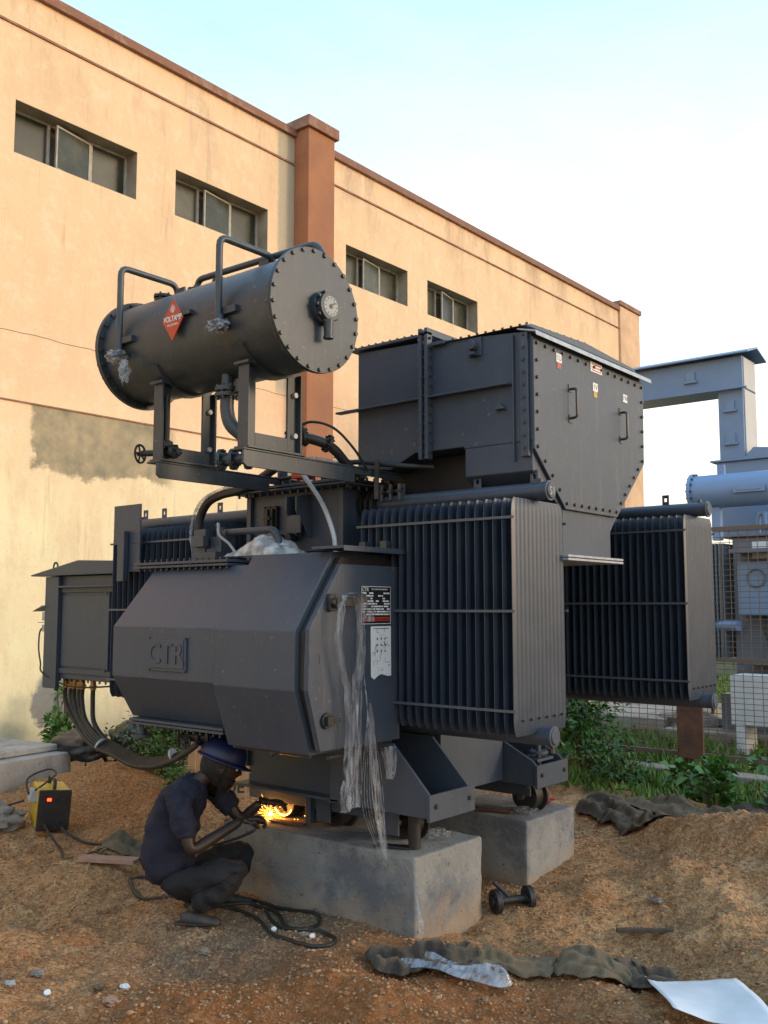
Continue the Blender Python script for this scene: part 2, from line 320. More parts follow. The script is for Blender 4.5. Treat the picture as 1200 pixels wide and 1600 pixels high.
    def wheel(s, p, ax, r, t=.006, sp=5):
        p = Vector(p); ax = Vector(ax).normalized(); a = Vector((0,0,1)) if abs(ax.z) < .9 else Vector((1,0,0)); u = ax.cross(a).normalized(); w_ = ax.cross(u)
        ring = [p+(u*math.cos(2*math.pi*i/20)+w_*math.sin(2*math.pi*i/20))*r for i in range(21)]
        s.tube(ring, t, 6, smooth=False, caps=False)
        for i in range(sp):
            q = 2*math.pi*i/sp; s.cyl(p, p+(u*math.cos(q)+w_*math.sin(q))*r, t*.8, n=6)
        return s.cyl(p-ax*.015, p+ax*.015, r*.25, n=10)
    def xf(s, mtx, i0=0):
        s.v[i0:] = [tuple(mtx @ Vector(p)) for p in s.v[i0:]]; return s
WL = {}
def link(o): COL.objects.link(o); return o
def root(name, loc, label, cat, group=None):
    o = link(bpy.data.objects.new(name, None)); o.location = loc; o.empty_display_size = .1; WL[o.name] = Vector(loc)
    o['label'] = label; o['category'] = cat
    if group: o['group'] = group
    return o
def setparent(o, c, parent):
    WL[o.name] = Vector(c)
    if parent is not None: o.parent = parent; o.location = Vector(c)-WL[parent.name]
    else: o.location = c
def finish(me, smooth=35):
    if smooth:
        for p in me.polygons: p.use_smooth = True
        me.set_sharp_from_angle(angle=R(smooth))
def build(mb, name, m, parent=None, bevel=0, smooth=35, label=None, cat=None, group=None, kind=None, origin=None):
    v = np.array(mb.v, dtype=float)
    c = Vector(((v[:,0].min()+v[:,0].max())/2, (v[:,1].min()+v[:,1].max())/2, v[:,2].min())) if origin is None else Vector(origin)
    me = bpy.data.meshes.new(name); me.from_pydata([(p[0]-c.x, p[1]-c.y, p[2]-c.z) for p in mb.v], [], mb.f); me.update()
    if m: me.materials.append(M[m] if isinstance(m, str) else m)
    finish(me, smooth)
    o = link(bpy.data.objects.new(name, me)); setparent(o, c, parent)
    if bevel:
        b = o.modifiers.new('bevel', 'BEVEL'); b.width = bevel; b.segments = 2; b.limit_method = 'ANGLE'; b.angle_limit = R(40) if smooth > 20 else R(15); b.harden_normals = True
    if label: o['label'] = label
    if cat: o['category'] = cat
    if group: o['group'] = group
    if kind: o['kind'] = kind
    return o
def copy_at(o, delta, parent):
    """copy one object that has parent `parent`, moved by delta in the world"""
    c = link(o.copy()); c.parent = parent; WL[c.name] = WL[o.name]+Vector(delta); c.location = WL[c.name]-WL[parent.name] if parent else WL[c.name]
    return c
def copy_tree(o, delta, parent=None, **props):
    c = link(o.copy()); WL[c.name] = WL[o.name]+Vector(delta); c.parent = parent
    c.location = WL[c.name]-(WL[parent.name] if parent else Vector())
    for k, v in props.items(): c[k] = v
    for ch in list(o.children): copy_tree(ch, delta, c)
    return c
def text(s, size, org, right, up, depth, m, parent, name='lettering', bold=0, align='CENTER', xs=1):
    cu = bpy.data.curves.new(name, 'FONT'); cu.body = s; cu.size = size; cu.extrude = depth; cu.offset = bold; cu.align_x = align; cu.align_y = 'CENTER'; cu.resolution_u = 3
    t = bpy.data.objects.new('t', cu); link(t); bpy.context.view_layer.update()
    me = bpy.data.meshes.new_from_object(t.evaluated_get(bpy.context.evaluated_depsgraph_get())); bpy.data.objects.remove(t)
    r = Vector(right).normalized(); u = Vector(up).normalized(); nn = r.cross(u); org = Vector(org)
    mt = Matrix(((r.x*xs,u.x,nn.x,0),(r.y*xs,u.y,nn.y,0),(r.z*xs,u.z,nn.z,0),(0,0,0,1)))
    me.transform(mt); me.materials.clear(); me.materials.append(M[m])
    me.name = name; o = link(bpy.data.objects.new(name, me)); setparent(o, org, parent); return o

# value noise for terrain
def vnoise(x, y, seed=0):
    xi = np.floor(x).astype(int); yi = np.floor(y).astype(int); xf = x-xi; yf = y-yi
    def h(a, b):
        n_ = (a*374761393+b*668265263+seed*1442695041) & 0x7fffffff
        n_ = ((n_ ^ (n_ >> 13))*1274126177) & 0x7fffffff
        return ((n_ ^ (n_ >> 16)) & 0xffff)/65535.0
    u = xf*xf*(3-2*xf); v_ = yf*yf*(3-2*yf)
    return (h(xi,yi)*(1-u)+h(xi+1,yi)*u)*(1-v_)+(h(xi,yi+1)*(1-u)+h(xi+1,yi+1)*u)*v_-.5
def bumpf(x, y, cx, cy, sx, sy, rot=0):
    c, s = math.cos(rot), math.sin(rot); dx = x-cx; dy = y-cy; a = (dx*c+dy*s)/sx; b = (-dx*s+dy*c)/sy
    return np.exp(-(a*a+b*b))
def ground_h(x, y, fine=True):
    x = np.asarray(x, float); y = np.asarray(y, float)
    near = np.exp(-(np.maximum(0, np.hypot(x+4.0, y-5)-5.0)/1.2)**2)
    h = .30*bumpf(x,y,-6.9,4.75,1.05,.65,.6)+.16*bumpf(x,y,-5.7,4.7,.55,.5)
    h += .34*bumpf(x,y,-1.9,5.9,1.2,.7,.5)+.14*bumpf(x,y,-.8,4.6,.8,.9)+.12*bumpf(x,y,-3.2,6.6,.7,.45)
    h += .13*bumpf(x,y,-2.75,2.65,.8,.36,.75)+.07*bumpf(x,y,-4.2,2.3,.8,.4,.6)
    h -= .16*bumpf(x,y,-2.55,5.55,.22,.22)
    h += .045*bumpf(x,y,-3.97,3.27,.35,.3)
    h -= .05*bumpf(x,y,-1.9,4.6,.5,.5)
    if True:
        n_ = .13*vnoise(x/.9,y/.9,1)+.125*vnoise(x/.37,y/.37,2)+.065*vnoise(x/.16,y/.16,3)
        if fine: n_ = n_+.020*vnoise(x/.075,y/.075,4)+.017*vnoise(x/.036,y/.036,5)+.016*np.maximum(0,vnoise(x/.055,y/.055,8)*2)**2+.010*vnoise(x/.019,y/.019,9)
        flat = 1-.55*np.exp(-(np.maximum(0, np.maximum(np.abs(x+3.6)-.9, np.abs(y-4.5)-.95))/.35)**2)
        h = h+n_*flat
    return h*near
def gh(x, y, fine=True): return float(ground_h(np.array([x]), np.array([y]), fine)[0])

# ------------------------------------------------------------------ ground
def axis(a, b, step, far):
    c = list(np.arange(a, b, step)); lo = [a]; s = step
    while lo[-1] > -far: s *= 1.22; lo.append(lo[-1]-s)
    hi = [c[-1]]; s = step
    while hi[-1] < far: s *= 1.22; hi.append(hi[-1]+s)
    return np.array(lo[1:][::-1]+c+hi[1:])
xs = axis(-7.6, -.8, .0135, 900); ys = axis(1.7, 7.2, .0135, 900)
X, Y = np.meshgrid(xs, ys, indexing='ij'); Z = ground_h(X, Y)
nx, ny = X.shape; vv = np.stack([X, Y, Z], -1).reshape(-1, 3)
I = np.arange(nx*ny).reshape(nx, ny); ff = np.stack([I[:-1,:-1], I[1:,:-1], I[1:,1:], I[:-1,1:]], -1).reshape(-1, 4)
me = bpy.data.meshes.new('ground'); me.vertices.add(len(vv)); me.vertices.foreach_set('co', vv.ravel())
me.loops.add(ff.size); me.loops.foreach_set('vertex_index', ff.ravel().astype(np.int32)); me.polygons.add(len(ff)); me.polygons.foreach_set('loop_start', np.arange(0, ff.size, 4, dtype=np.int32)); me.update(calc_edges=True)
me.polygons.foreach_set('use_smooth', np.ones(len(ff), bool))
def soil():
    m = bpy.data.materials.new('orange_gravelly_soil'); m.use_nodes = True; n = m.node_tree.nodes; l = m.node_tree.links; b = n['Principled BSDF']; b.inputs['Roughness'].default_value = .95; b.inputs['Specular IOR Level'].default_value = .2
    g = n.new('ShaderNodeNewGeometry')
    def nz(sc_, det, ro=.65):
        t = n.new('ShaderNodeTexNoise'); t.inputs['Scale'].default_value = sc_; t.inputs['Detail'].default_value = det; t.inputs['Roughness'].default_value = ro; l.new(g.outputs['Position'], t.inputs['Vector']); return t.outputs[0]
    def mr(x, a, c, d=0, e=1):
        r = n.new('ShaderNodeMapRange'); r.inputs[1].default_value = a; r.inputs[2].default_value = c; r.inputs[3].default_value = d; r.inputs[4].default_value = e; l.new(x, r.inputs[0]); return r.outputs[0]
    def mix(f, A, B):
        x = n.new('ShaderNodeMix'); x.data_type = 'RGBA'; l.new(f, x.inputs[0])
        for i, q in ((6, A), (7, B)):
            if isinstance(q, tuple): x.inputs[i].default_value = (*q, 1)
            else: l.new(q, x.inputs[i])
        return x.outputs[2]
    def blob(cx, cy, r0, r1):
        v = n.new('ShaderNodeVectorMath'); v.operation = 'DISTANCE'; l.new(g.outputs['Position'], v.inputs[0]); v.inputs[1].default_value = (cx, cy, 0)
        a = n.new('ShaderNodeMath'); a.operation = 'MULTIPLY_ADD'; l.new(nz(1.6, 6), a.inputs[0]); a.inputs[1].default_value = -1.0; l.new(v.outputs['Value'], a.inputs[2])
        return mr(a.outputs[0], r0-.5, r1-.5, 1, 0)
    c = mix(mr(nz(1.1, 8), .35, .65), (.58,.29,.115), (.40,.155,.05))
    c = mix(mr(nz(4.5, 8, .7), .45, .62), c, (.66,.38,.18))
    c = mix(mr(nz(2.6, 8, .7), .52, .64, 0, .6), c, (.20,.085,.032))
    c = mix(blob(-2.4, 2.8, .80, 1.25), c, mix(nz(5, 6), (.24,.075,.020), (.36,.14,.042)))
    c = mix(blob(-6.6, 4.8, .7, 1.3), c, mix(nz(5, 6), (.48,.22,.075), (.34,.135,.042)))
    c = mix(blob(-3.5, 3.25, .35, .75), c, (.22,.175,.125))
    c = mix(mr(nz(30, 5), .55, .68, 0, .6), c, (.46,.34,.22))
    c = mix(mr(nz(22, 6), .60, .70, 0, .7), c, (.14,.07,.035))
    # every grain its own colour, its contrast also standing in for relief shading
    def grains(sc_, thr, amt, lo_, hi_):
        vo = n.new('ShaderNodeTexVoronoi'); vo.inputs['Scale'].default_value = sc_; l.new(g.outputs['Position'], vo.inputs['Vector'])
        sp = n.new('ShaderNodeSeparateColor'); l.new(vo.outputs['Color'], sp.inputs[0]); return mr(sp.outputs[0], thr, 1, 0, amt), mr(sp.outputs[1], 0, thr, amt, 0)
    hi1, lo1 = grains(55, .58, .5, 0, 0); c = mix(hi1, c, (.68,.45,.24)); c = mix(lo1, c, (.14,.06,.022))
    hi2, lo2 = grains(120, .56, .5, 0, 0); c = mix(hi2, c, (.70,.48,.27)); c = mix(lo2, c, (.11,.045,.018))
    rb = n.new('ShaderNodeMath'); rb.operation = 'MULTIPLY'; rb.inputs[1].default_value = .55; l.new(blob(-2.4, 2.8, .80, 1.25), rb.inputs[0]); c = mix(rb.outputs[0], c, mix(nz(6, 6), (.22,.070,.018), (.38,.15,.045)))
    # beyond the work site the soil turns to turf
    s = n.new('ShaderNodeSeparateXYZ'); l.new(g.outputs['Position'], s.inputs[0])
    a = n.new('ShaderNodeMath'); a.operation = 'ADD'; l.new(s.outputs[1], a.inputs[0]); l.new(nz(1.2, 6), a.inputs[1])
    c = mix(mr(a.outputs[0], 8.0, 8.7), c, mix(nz(2, 8), (.045,.07,.02), (.12,.10,.045)))
    l.new(c, b.inputs['Base Color'])
    bp = n.new('ShaderNodeBump'); bp.inputs['Strength'].default_value = 1.0; bp.inputs['Distance'].default_value = .02; l.new(nz(60, 7, .75), bp.inputs['Height']); l.new(bp.outputs[0], b.inputs['Normal'])
    return m
me.materials.append(soil())
gr = link(bpy.data.objects.new('ground', me)); gr['kind'] = 'structure'
# loose gravel and clods
ico_v = []; t_ = (1+5**.5)/2
for a, b_ in ((-1,t_),(1,t_),(-1,-t_),(1,-t_)): ico_v.append((a,b_,0))
for a, b_ in ((-1,t_),(1,t_),(-1,-t_),(1,-t_)): ico_v.append((0,a,b_))
for a, b_ in ((t_,-1),(t_,1),(-t_,-1),(-t_,1)): ico_v.append((a,0,b_))
ico_v = np.array(ico_v)/np.linalg.norm(ico_v[0])
ico_f = np.array([(0,11,5),(0,5,1),(0,1,7),(0,7,10),(0,10,11),(1,5,9),(5,11,4),(11,10,2),(10,7,6),(7,1,8),(3,9,4),(3,4,2),(3,2,6),(3,6,8),(3,8,9),(4,9,5),(2,4,11),(6,2,10),(8,6,7),(9,8,1)])
def rocks(name, n_, smin, smax, m, gen, lab=None):
    P = gen(n_); n_ = len(P); s = smin+(smax-smin)*rng.random(n_)**3.2
    V = ico_v[None]*(1+.75*(rng.random((n_,12,1))-.5))
    V = V*s[:,None,None]*np.array([1,1,.65])[None,None]*(1+.5*(rng.random((n_,1,3))-.5))
    an = rng.random(n_)*6.28; c, si = np.cos(an)[:,None], np.sin(an)[:,None]
    V = np.stack([V[...,0]*c-V[...,1]*si, V[...,0]*si+V[...,1]*c, V[...,2]], -1)
    z = ground_h(P[:,0], P[:,1]); V += np.stack([P[:,0], P[:,1], z+s*.25], -1)[:,None]
    V = V.reshape(-1,3); F = (ico_f[None]+12*np.arange(n_)[:,None,None]).reshape(-1,3)
    me = bpy.data.meshes.new(name); me.vertices.add(len(V)); me.vertices.foreach_set('co', V.ravel()); me.loops.add(F.size); me.loops.foreach_set('vertex_index', F.ravel().astype(np.int32))
    me.polygons.add(len(F)); me.polygons.foreach_set('loop_start', np.arange(0, F.size, 3, dtype=np.int32)); me.update(calc_edges=True); me.materials.append(m)
    o = link(bpy.data.objects.new(name, me)); o['kind'] = 'stuff'; o['label'] = lab; o['category'] = 'gravel'; return o
def inpad(P): 
    a = (P[:,0] > -4.3) & (P[:,0] < -2.86) & (((P[:,1] > 3.72) & (P[:,1] < 4.32)) | ((P[:,1] > 4.74) & (P[:,1] < 5.33)))
    return P[~a]
def gen_near(n_):
    d = 2.6+5.0*rng.random(n_)**1.3; a = (rng.random(n_)-.5)*1.0; a = R(YAW)+a*.9
    return inpad(np.stack([-np.sin(a)*d, np.cos(a)*d], -1))
rocks('gravel', 42000, .0025, .0100, mat('gravel_stones', (.50,.35,.21), .9, 0, (.24,.13,.065), 9, island=(.22,.10,.04)), gen_near, 'loose pale gravel scattered over the orange soil')
rocks('soil_clods', 2600, .004, .015, mat('soil_clod', (.38,.20,.09), .95, 0, (.50,.29,.14), 20, .4, 80, island=(.26,.12,.05)), gen_near, 'lumps of orange soil lying over the ground')

# ------------------------------------------------------------------ factory building
WX = -9.2; Y0, Y1 = -7.0, 20.46
bld = root('factory_building', (WX, 7, 0), 'long peach factory wall with high windows and rust brown pillar', 'building')
wins = [(5.0-4.26, 6.56-4.26), (5.0-2.13, 6.56-2.13), (5.0, 6.56), (7.13, 8.70), (10.3, 11.8), (12.33, 13.82), (15.0, 16.5), (17.2, 18.7)]
WZ0, WZ1 = 6.41, 7.0
mb = MB()
wins_b = wins[:6] if True else wins
wins_b = [wins[2], wins[3], wins[4], wins[5]]
wins_b = [(0.74,2.30), (2.87,4.43)]+wins_b
def wallbox(y0, y1, z0, z1): mb.box(WX-9, WX, y0, y1, z0, z1) if False else mb.box(WX-.30, WX, y0, y1, z0, z1)
wallbox(Y0, Y1, -.3, WZ0); wallbox(Y0, Y1, WZ1, 8.22)
yy = Y0
for a, b_ in wins_b: wallbox(yy, a, WZ0, WZ1); yy = b_
wallbox(yy, Y1, WZ0, WZ1)
mb.box(WX-9, WX-.30, Y1-.3, Y1, -.3, 8.22); mb.box(WX-9, WX-.30, Y0, Y0+.3, -.3, 8.22); mb.box(WX-9, WX-8.7, Y0+.3, Y1-.3, -.3, 8.22); mb.box(WX-8.7, WX-.3, Y0+.3, Y1-.3, 7.9, 8.0)
build(mb, 'wall', 'wall', bld, smooth=0)
mb = MB().box(WX-.34, WX+.055, Y0, 9.2, 8.22, 8.33); mb.box(WX-.34, WX+.055, 9.78, 19.5, 8.22, 8.33); build(mb, 'coping', 'coping', bld, .006)
mb = MB().box(WX, WX+.02, Y0, 9.2, 7.81, 7.835); mb.box(WX, WX+.02, 9.74, 19.5, 7.81, 7.835); build(mb, 'string_course', 'coping', bld)
mb = MB().box(WX, WX+.012, Y0, 9.2, 3.733, 3.75); mb.box(WX, WX+.012, 9.74, 19.5, 3.733, 3.75); build(mb, 'joint_bead', 'coping', bld)
# hairline cracks
mb = MB()
for (y0, z0, y1, z1, wv) in ((Y0, 4.45, 20, 4.50, .006),):
    pts = [(WX+.001, y0+(y1-y0)*i/160, z0+(z1-z0)*i/160+random.uniform(-.012,.012)) for i in range(161)]
    for i in range(160):
        a, b_ = pts[i], pts[i+1]; mb.add([(a[0],a[1],a[2]-.004),(b_[0],b_[1],b_[2]-.004),(b_[0],b_[1],b_[2]+.004),(a[0],a[1],a[2]+.004)], [(0,1,2,3)])
build(mb, 'wall_crack', mat('crack', (.22,.15,.10), .9), bld, smooth=0)
pl = build(MB().box(WX, WX+.28, 9.2, 9.74, -.2, 8.30), 'pillar', 'pillar', bld, .01); build(MB().box(WX-.34, WX+.33, 9.15, 9.79, 8.30, 8.46), 'pillar_cap', 'coping', pl, .012)
pl = build(MB().box(WX, WX+.05, 19.5, 20.50, -.2, 8.34), 'pillar', 'plain', bld, .01, label='pale peach end pillar'); build(MB().box(WX-.34, WX+.09, 19.45, 20.55, 8.34, 8.45), 'pillar_cap', 'coping', pl, .012)
build(MB().prism([(20.46,-.2),(22.4,-.2),(22.4,2.6),(20.46,4.0)], WX-8, WX-.2), 'lean_to', mat('orange_lean_to', (.55,.27,.13), .9, 0, (.45,.24,.14), 2), bld, label='orange lean-to at far end')
for k, (a, b_) in enumerate(wins_b):
    xg = WX-.22
    fr = MB().box(xg-.03, xg+.02, a, b_, WZ0, WZ0+.03); fr.box(xg-.03, xg+.02, a, b_, WZ1-.03, WZ1); fr.box(xg-.03, xg+.02, a, a+.03, WZ0+.03, WZ1-.03); fr.box(xg-.03, xg+.02, b_-.03, b_, WZ0+.03, WZ1-.03)
    L = b_-a; m1, m2 = a+L*.33, a+L*.68
    for q in (m1, m2): fr.box(xg-.03, xg+.025, q-.018, q+.018, WZ0+.03, WZ1-.03)
    W_ = build(fr, 'window', 'frame', bld, .002)
    build(MB().box(xg-.012, xg-.004, a+.03, m1-.018, WZ0+.03, WZ1-.03), 'pane', 'glass', W_)
    build(MB().box(xg-.012, xg-.004, m2+.018, b_-.03, WZ0+.03, WZ1-.03), 'pane', 'glass', W_)
    # the middle sash stands ajar: pivoted about its vertical far edge, swung outwards
    sh = MB(); w0 = m2-m1-.04; sh.box(-.012, .012, 0, .022, 0, WZ1-WZ0-.08).box(-.012, .012, w0-.022, w0, 0, WZ1-WZ0-.08).box(-.012, .012, .022, w0-.022, 0, .022).box(-.012, .012, .022, w0-.022, WZ1-WZ0-.102, WZ1-WZ0-.08)
    ang = R([8,5,11,9,9,12][k]); T = Matrix.Translation((xg+.03, m2-.02, WZ0+.04)) @ Matrix.Rotation(ang, 4, 'Z') @ Matrix.Translation((0,-w0,0))
    build(sh.xf(T), 'sash', 'frame', W_, .002)
    build(MB().box(-.004, .004, .022, w0-.022, .022, WZ1-WZ0-.102).xf(T), 'pane', 'glass', W_)
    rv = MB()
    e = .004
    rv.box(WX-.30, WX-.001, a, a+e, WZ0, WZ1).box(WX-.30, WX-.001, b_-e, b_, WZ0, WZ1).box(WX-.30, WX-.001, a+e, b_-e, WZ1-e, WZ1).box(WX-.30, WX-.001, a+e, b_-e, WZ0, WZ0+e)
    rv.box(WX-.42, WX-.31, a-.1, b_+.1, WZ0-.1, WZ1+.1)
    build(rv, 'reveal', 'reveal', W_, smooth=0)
# rain spout stub and pipe at the repair
mb = MB().pipe([(WX-.02,5.78,.70),(WX+.10,5.78,.70),(WX+.10,5.78,-.1)], .022, .06, 10); build(mb, 'drain_pipe', 'rust', bld)

# ------------------------------------------------------------------ concrete plinths
P1 = (-4.25, -2.875, 3.729, 4.31); P2 = (-4.25, -2.87, 4.755, 5.31)
def plinth(nm, p, lab):
    mb = MB(); x0, x1, y0, y1 = p; N = 40; 
    def side(a, b_, nn):
        for i in range(nn):
            pass
    mb.box(x0, x1, y0, y1, -.35, .40)
    o = build(mb, nm, 'concrete', None, .012, 50, lab, 'plinth', 'concrete plinths under the transformer')
    ss = o.modifiers.new('grid','SUBSURF'); ss.subdivision_type = 'SIMPLE'; ss.levels = ss.render_levels = 5
    tx = bpy.data.textures.new('pour_marks','CLOUDS'); tx.noise_scale = .09; tx.noise_depth = 5; d = o.modifiers.new('pour_marks','DISPLACE'); d.texture = tx; d.strength = .016; d.mid_level = .5; d.texture_coords = 'LOCAL'; return o
plinth('concrete_plinth', P1, 'near concrete plinth in front, with welding going on at its left end')
plinth('concrete_plinth', P2, 'far concrete plinth behind the rusty wheel axle, beside the soil heap')

# ------------------------------------------------------------------ the transformer
TR = root('power_transformer', (-3.78, 4.53, .40), 'big dark grey power transformer on wheels with conservator, radiators and cable boxes', 'transformer')
def rect_bolts(mb, ax, c, a0, a1, b0, b1, na, nb, nrm, r=.008, h=.008):
    """bolts round a rectangle; ax tells the plane's fixed axis"""
    pts = [(a0+(a1-a0)*i/na, b) for i in range(na+1) for b in (b0, b1)]+[(a, b0+(b1-b0)*j/nb) for j in range(1, nb) for a in (a0, a1)]
    for a, b in pts:
        p = {'x': (c,a,b), 'y': (a,c,b), 'z': (a,b,c)}[ax]; mb.bolt(p, nrm, r, h)
# tank, its lid and fittings
tank = build(MB().box(-4.12,-3.40,3.80,5.28,.60,2.245), 'tank', 'paint', TR, .01)
mb = MB()
for x in (-3.72,): mb.prism([(3.80,2.22),(3.68,2.20),(3.68,2.12),(3.78,1.98),(3.80,1.98)], x-.006, x+.006).prism([(3.80,2.22),(3.68,2.20),(3.68,2.12),(3.78,1.98),(3.80,1.98)], x+.07, x+.082)
mb.box(-3.73,-3.63,3.70,3.712,2.0,2.10)
build(mb, 'lifting_bracket', 'paint', tank, .002)
mb = MB().box(-4.14,-3.39,3.77,3.80,1.90,1.915); mb.box(-3.42,-3.385,3.775,3.81,.7,2.24).box(-4.14,-4.105,3.775,3.81,.7,2.24); build(mb, 'stiffener', 'paint', tank, .003)
lid = build(MB().box(-4.20,-3.30,3.70,5.38,2.245,2.257).box(-4.20,-3.30,3.70,5.38,2.262,2.277), 'tank_lid', 'paint', TR, .003)
mb = MB()
for i in range(15):
    x = -4.16+i*.06; mb.cyl((x,3.735,2.225),(x,3.735,2.30),.008,n=6)
for i in range(24):
    y = 3.78+i*.066; mb.cyl((-3.335,y,2.225),(-3.335,y,2.30),.008,n=6)
build(mb, 'bolts', 'bolt', lid, kind='stuff')
mb = MB().box(-3.99,-3.89,3.775,3.80,2.03,2.17).box(-3.975,-3.905,3.755,3.775,2.045,2.155).box(-3.95,-3.93,3.74,3.756,2.05,2.15); mb.box(-3.965,-3.915,3.742,3.757,2.09,2.11); rect_bolts(mb,'y',3.775,-3.985,-3.895,2.035,2.165,2,3,(0,-1,0),.005)
build(mb, 'inspection_cover', 'dark', tank, .002)
for x in (-3.83, -3.75):
    mb = MB().cyl((x,3.80,1.98),(x,3.765,1.98),.017).cyl((x,3.765,1.98),(x,3.725,1.98),.026,.022,16); build(mb, 'bushing_plug', 'black', tank, .002)
mb = MB().cyl((-3.86,3.79,2.30),(-3.86,3.79,2.40),.03).flange((-3.86,3.79,2.31),(0,0,1),.05); build(mb, 'lid_stub', 'paint', lid)
build(MB().box(-3.70,-3.61,3.70,3.80,2.30,2.37).cyl((-3.655,3.75,2.36),(-3.655,3.75,2.40),.02), 'red_valve', 'red', lid, .006)
mb = MB()
for x, y in ((-3.45,3.80),(-3.40,3.95),(-3.52,3.78),(-4.05,3.8)):
    mb.cyl((x,y,2.27),(x,y,2.36),.014,n=10).cyl((x,y,2.30),(x,y,2.315),.026,n=12)
build(mb, 'vent_plug', 'dark', lid)
mb = MB().pipe([(-3.50,3.76,2.36),(-3.30,3.80,2.37),(-3.05,3.86,2.33),(-2.95,4.0,2.33)], .014, .05).pipe([(-3.9,3.74,2.31),(-3.55,3.76,2.33),(-3.3,3.74,2.32)], .011, .03)
build(mb, 'lid_pipe', 'dark', TR)

# base frame, brackets and wheels
mb = MB()
for y0, y1, xe in ((3.90,4.08,-3.32),(4.93,5.11,-2.95)):
    mb.box(-4.22,xe,y0,y0+.014,.50,.66).box(-4.22,xe,y1-.014,y1,.50,.66).box(-4.22,xe,y0+.014,y1-.014,.645,.66)
for x in (-4.1,-3.45): mb.box(x-.06,x+.06,4.08,4.93,.56,.64)
mb.box(-4.16,-3.36,3.72,5.34,.60,.615)
build(mb, 'base_frame', 'paint', TR, .003)
def bracket(x1, y0, y1, xs_, zt=.90, zb=.545, zc=.66):
    prof = [(xs_, zb), (x1, zb), (x1, zc), (x1-.02, zc+.02), (x1-.22, zt), (xs_, zt)]
    mb = MB().prism(prof, y0, y0+.016, 'y').prism(prof, y1-.016, y1, 'y'); mb.box(xs_, x1, y0+.016, y1-.016, zb, zb+.016)
    o = build(mb, 'jacking_bracket', 'paint', TR, .003)
    build(MB().box(x1+.002, x1+.02, y0-.02, y1+.02, zb-.01, zb+.115), 'end_plate', 'paint', o, .003)
    build(MB().box(x1-.30, x1-.03, y0+.03, y1-.03, zb+.02, zb+.05).box(x1-.11,x1-.05,y0+.1,y0+.2,zb+.05,zb+.08), 'jack_pad', 'dark', o, .003)
    b = MB(); 
    for y in (y0+.03, y1-.03): b.cyl((x1-.07,y,zb-.02),(x1-.07,y,zb+.09),.012,n=8); b.bolt((x1+.02,y,zb+.06),(1,0,0),.012,.012)
    build(b, 'bolts', 'bolt', o, kind='stuff')
bracket(-2.78, 3.72, 4.06, -3.42, .93, .595, .71)
bracket(-2.79, 4.73, 5.04, -3.40, .84, .605, .72)
# long lower beams that carry the radiators' side and the far rail
build(MB().box(-3.40,-3.0,4.12,4.72,.62,.97), 'cross_beam', 'paint', TR, .004)
build(MB().box(-3.40,-3.1,5.12,5.30,.60,.75), 'side_beam', 'paint', TR, .004)
build(MB().cyl((-2.99,3.88,.40),(-2.99,3.88,.60),.032,n=18).box(-3.05,-2.93,3.82,3.94,.585,.597), 'jack_foot', 'dark', TR, .003)
def roller(x, y, z=.492, r=.088, hot=False):
    mb = MB().cyl((x,y-.04,z),(x,y+.045,z),r,n=32).cyl((x,y+.045,z),(x,y+.062,z),r+.022,n=32).cyl((x,y-.06,z),(x,y-.04,z),r*.36,n=20)
    for i in range(5):
        q = i*6.283/5; mb.cyl((x+math.cos(q)*r*.66,y-.043,z+math.sin(q)*r*.66),(x+math.cos(q)*r*.66,y-.038,z+math.sin(q)*r*.66),r*.14,n=10)
    o = build(mb, 'roller_wheel', 'dark', TR, .003); build(MB().cyl((x,y-.09,z),(x,y+.09,z),.02,n=12), 'axle', 'bolt', o); return o
roller(-4.00, 4.0); roller(-3.62, 4.0); roller(-3.15, 4.02) ; roller(-3.02, 5.02, .49, .085); roller(-3.95, 5.02)
for x in (-3.62,-3.15): build(MB().box(x-.05,x+.05,3.885,3.899,.44,.64), 'wheel_bracket', 'paint', TR, .003)
build(MB().box(-3.74,-3.70,3.87,4.1,.42,.60), 'wheel_bracket', 'paint', TR, .003)

# OLTC compartment (left, hexagonal) and control cabinet (right, larger)
prof_l = [(3.80,1.815),(3.37,1.815),(3.10,1.495),(3.10,1.23),(3.24,1.005),(3.80,1.005)]
oc = build(MB().prism(prof_l, -4.45, -3.622), 'tap_changer_compartment', 'paint', TR, .004, 18)
mb = MB().box(-4.60,-3.80,3.33,3.80,1.815,1.828).box(-4.60,-3.80,3.33,3.80,1.833,1.848); of = build(mb, 'compartment_flange', 'paint', oc, .003)
mb = MB()
for i in range(16): mb.cyl((-4.57+i*.05,3.35,1.80),(-4.57+i*.05,3.35,1.865),.007,n=6)
for i in range(15): mb.cyl((-4.38+i*.05,3.20,.955),(-4.38+i*.05,3.20,1.0),.007,n=6)
build(mb, 'bolts', 'bolt', oc, kind='stuff')
build(MB().box(-4.40,-3.64,3.18,3.8,.972,.985).box(-4.40,-3.64,3.18,3.8,.989,1.003), 'drain_flange', 'paint', oc, .003)
build(MB().cyl((-4.44,3.30,1.03),(-4.44,3.30,.89),.024).cyl((-4.44,3.30,.90),(-4.44,3.30,.885),.058,n=24), 'foot_pipe', 'paint', oc, .002)
pl = build(MB().box(-4.115,-3.82,3.088,3.10,1.272,1.445).box(-4.10,-3.835,3.083,3.089,1.287,1.43), 'embossed_plate', 'paint', oc, .005)
text('CTR', .15, (-3.967,3.081,1.357), (1,0,0), (0,0,1), .003, 'panel', pl, xs=1.0)
mb = MB()
for x in (-4.11,-3.825):
    for z in (1.277,1.44): mb.bolt((x,3.088,z),(0,-1,0),.006,.006)
build(mb, 'bolts', 'bolt', pl, kind='stuff')
build(MB().box(-4.52,-4.455,3.35,3.6,1.0,1.16).cyl((-4.50,3.34,1.13),(-4.42,3.34,1.13),.01), 'side_box', 'paint', oc, .004)
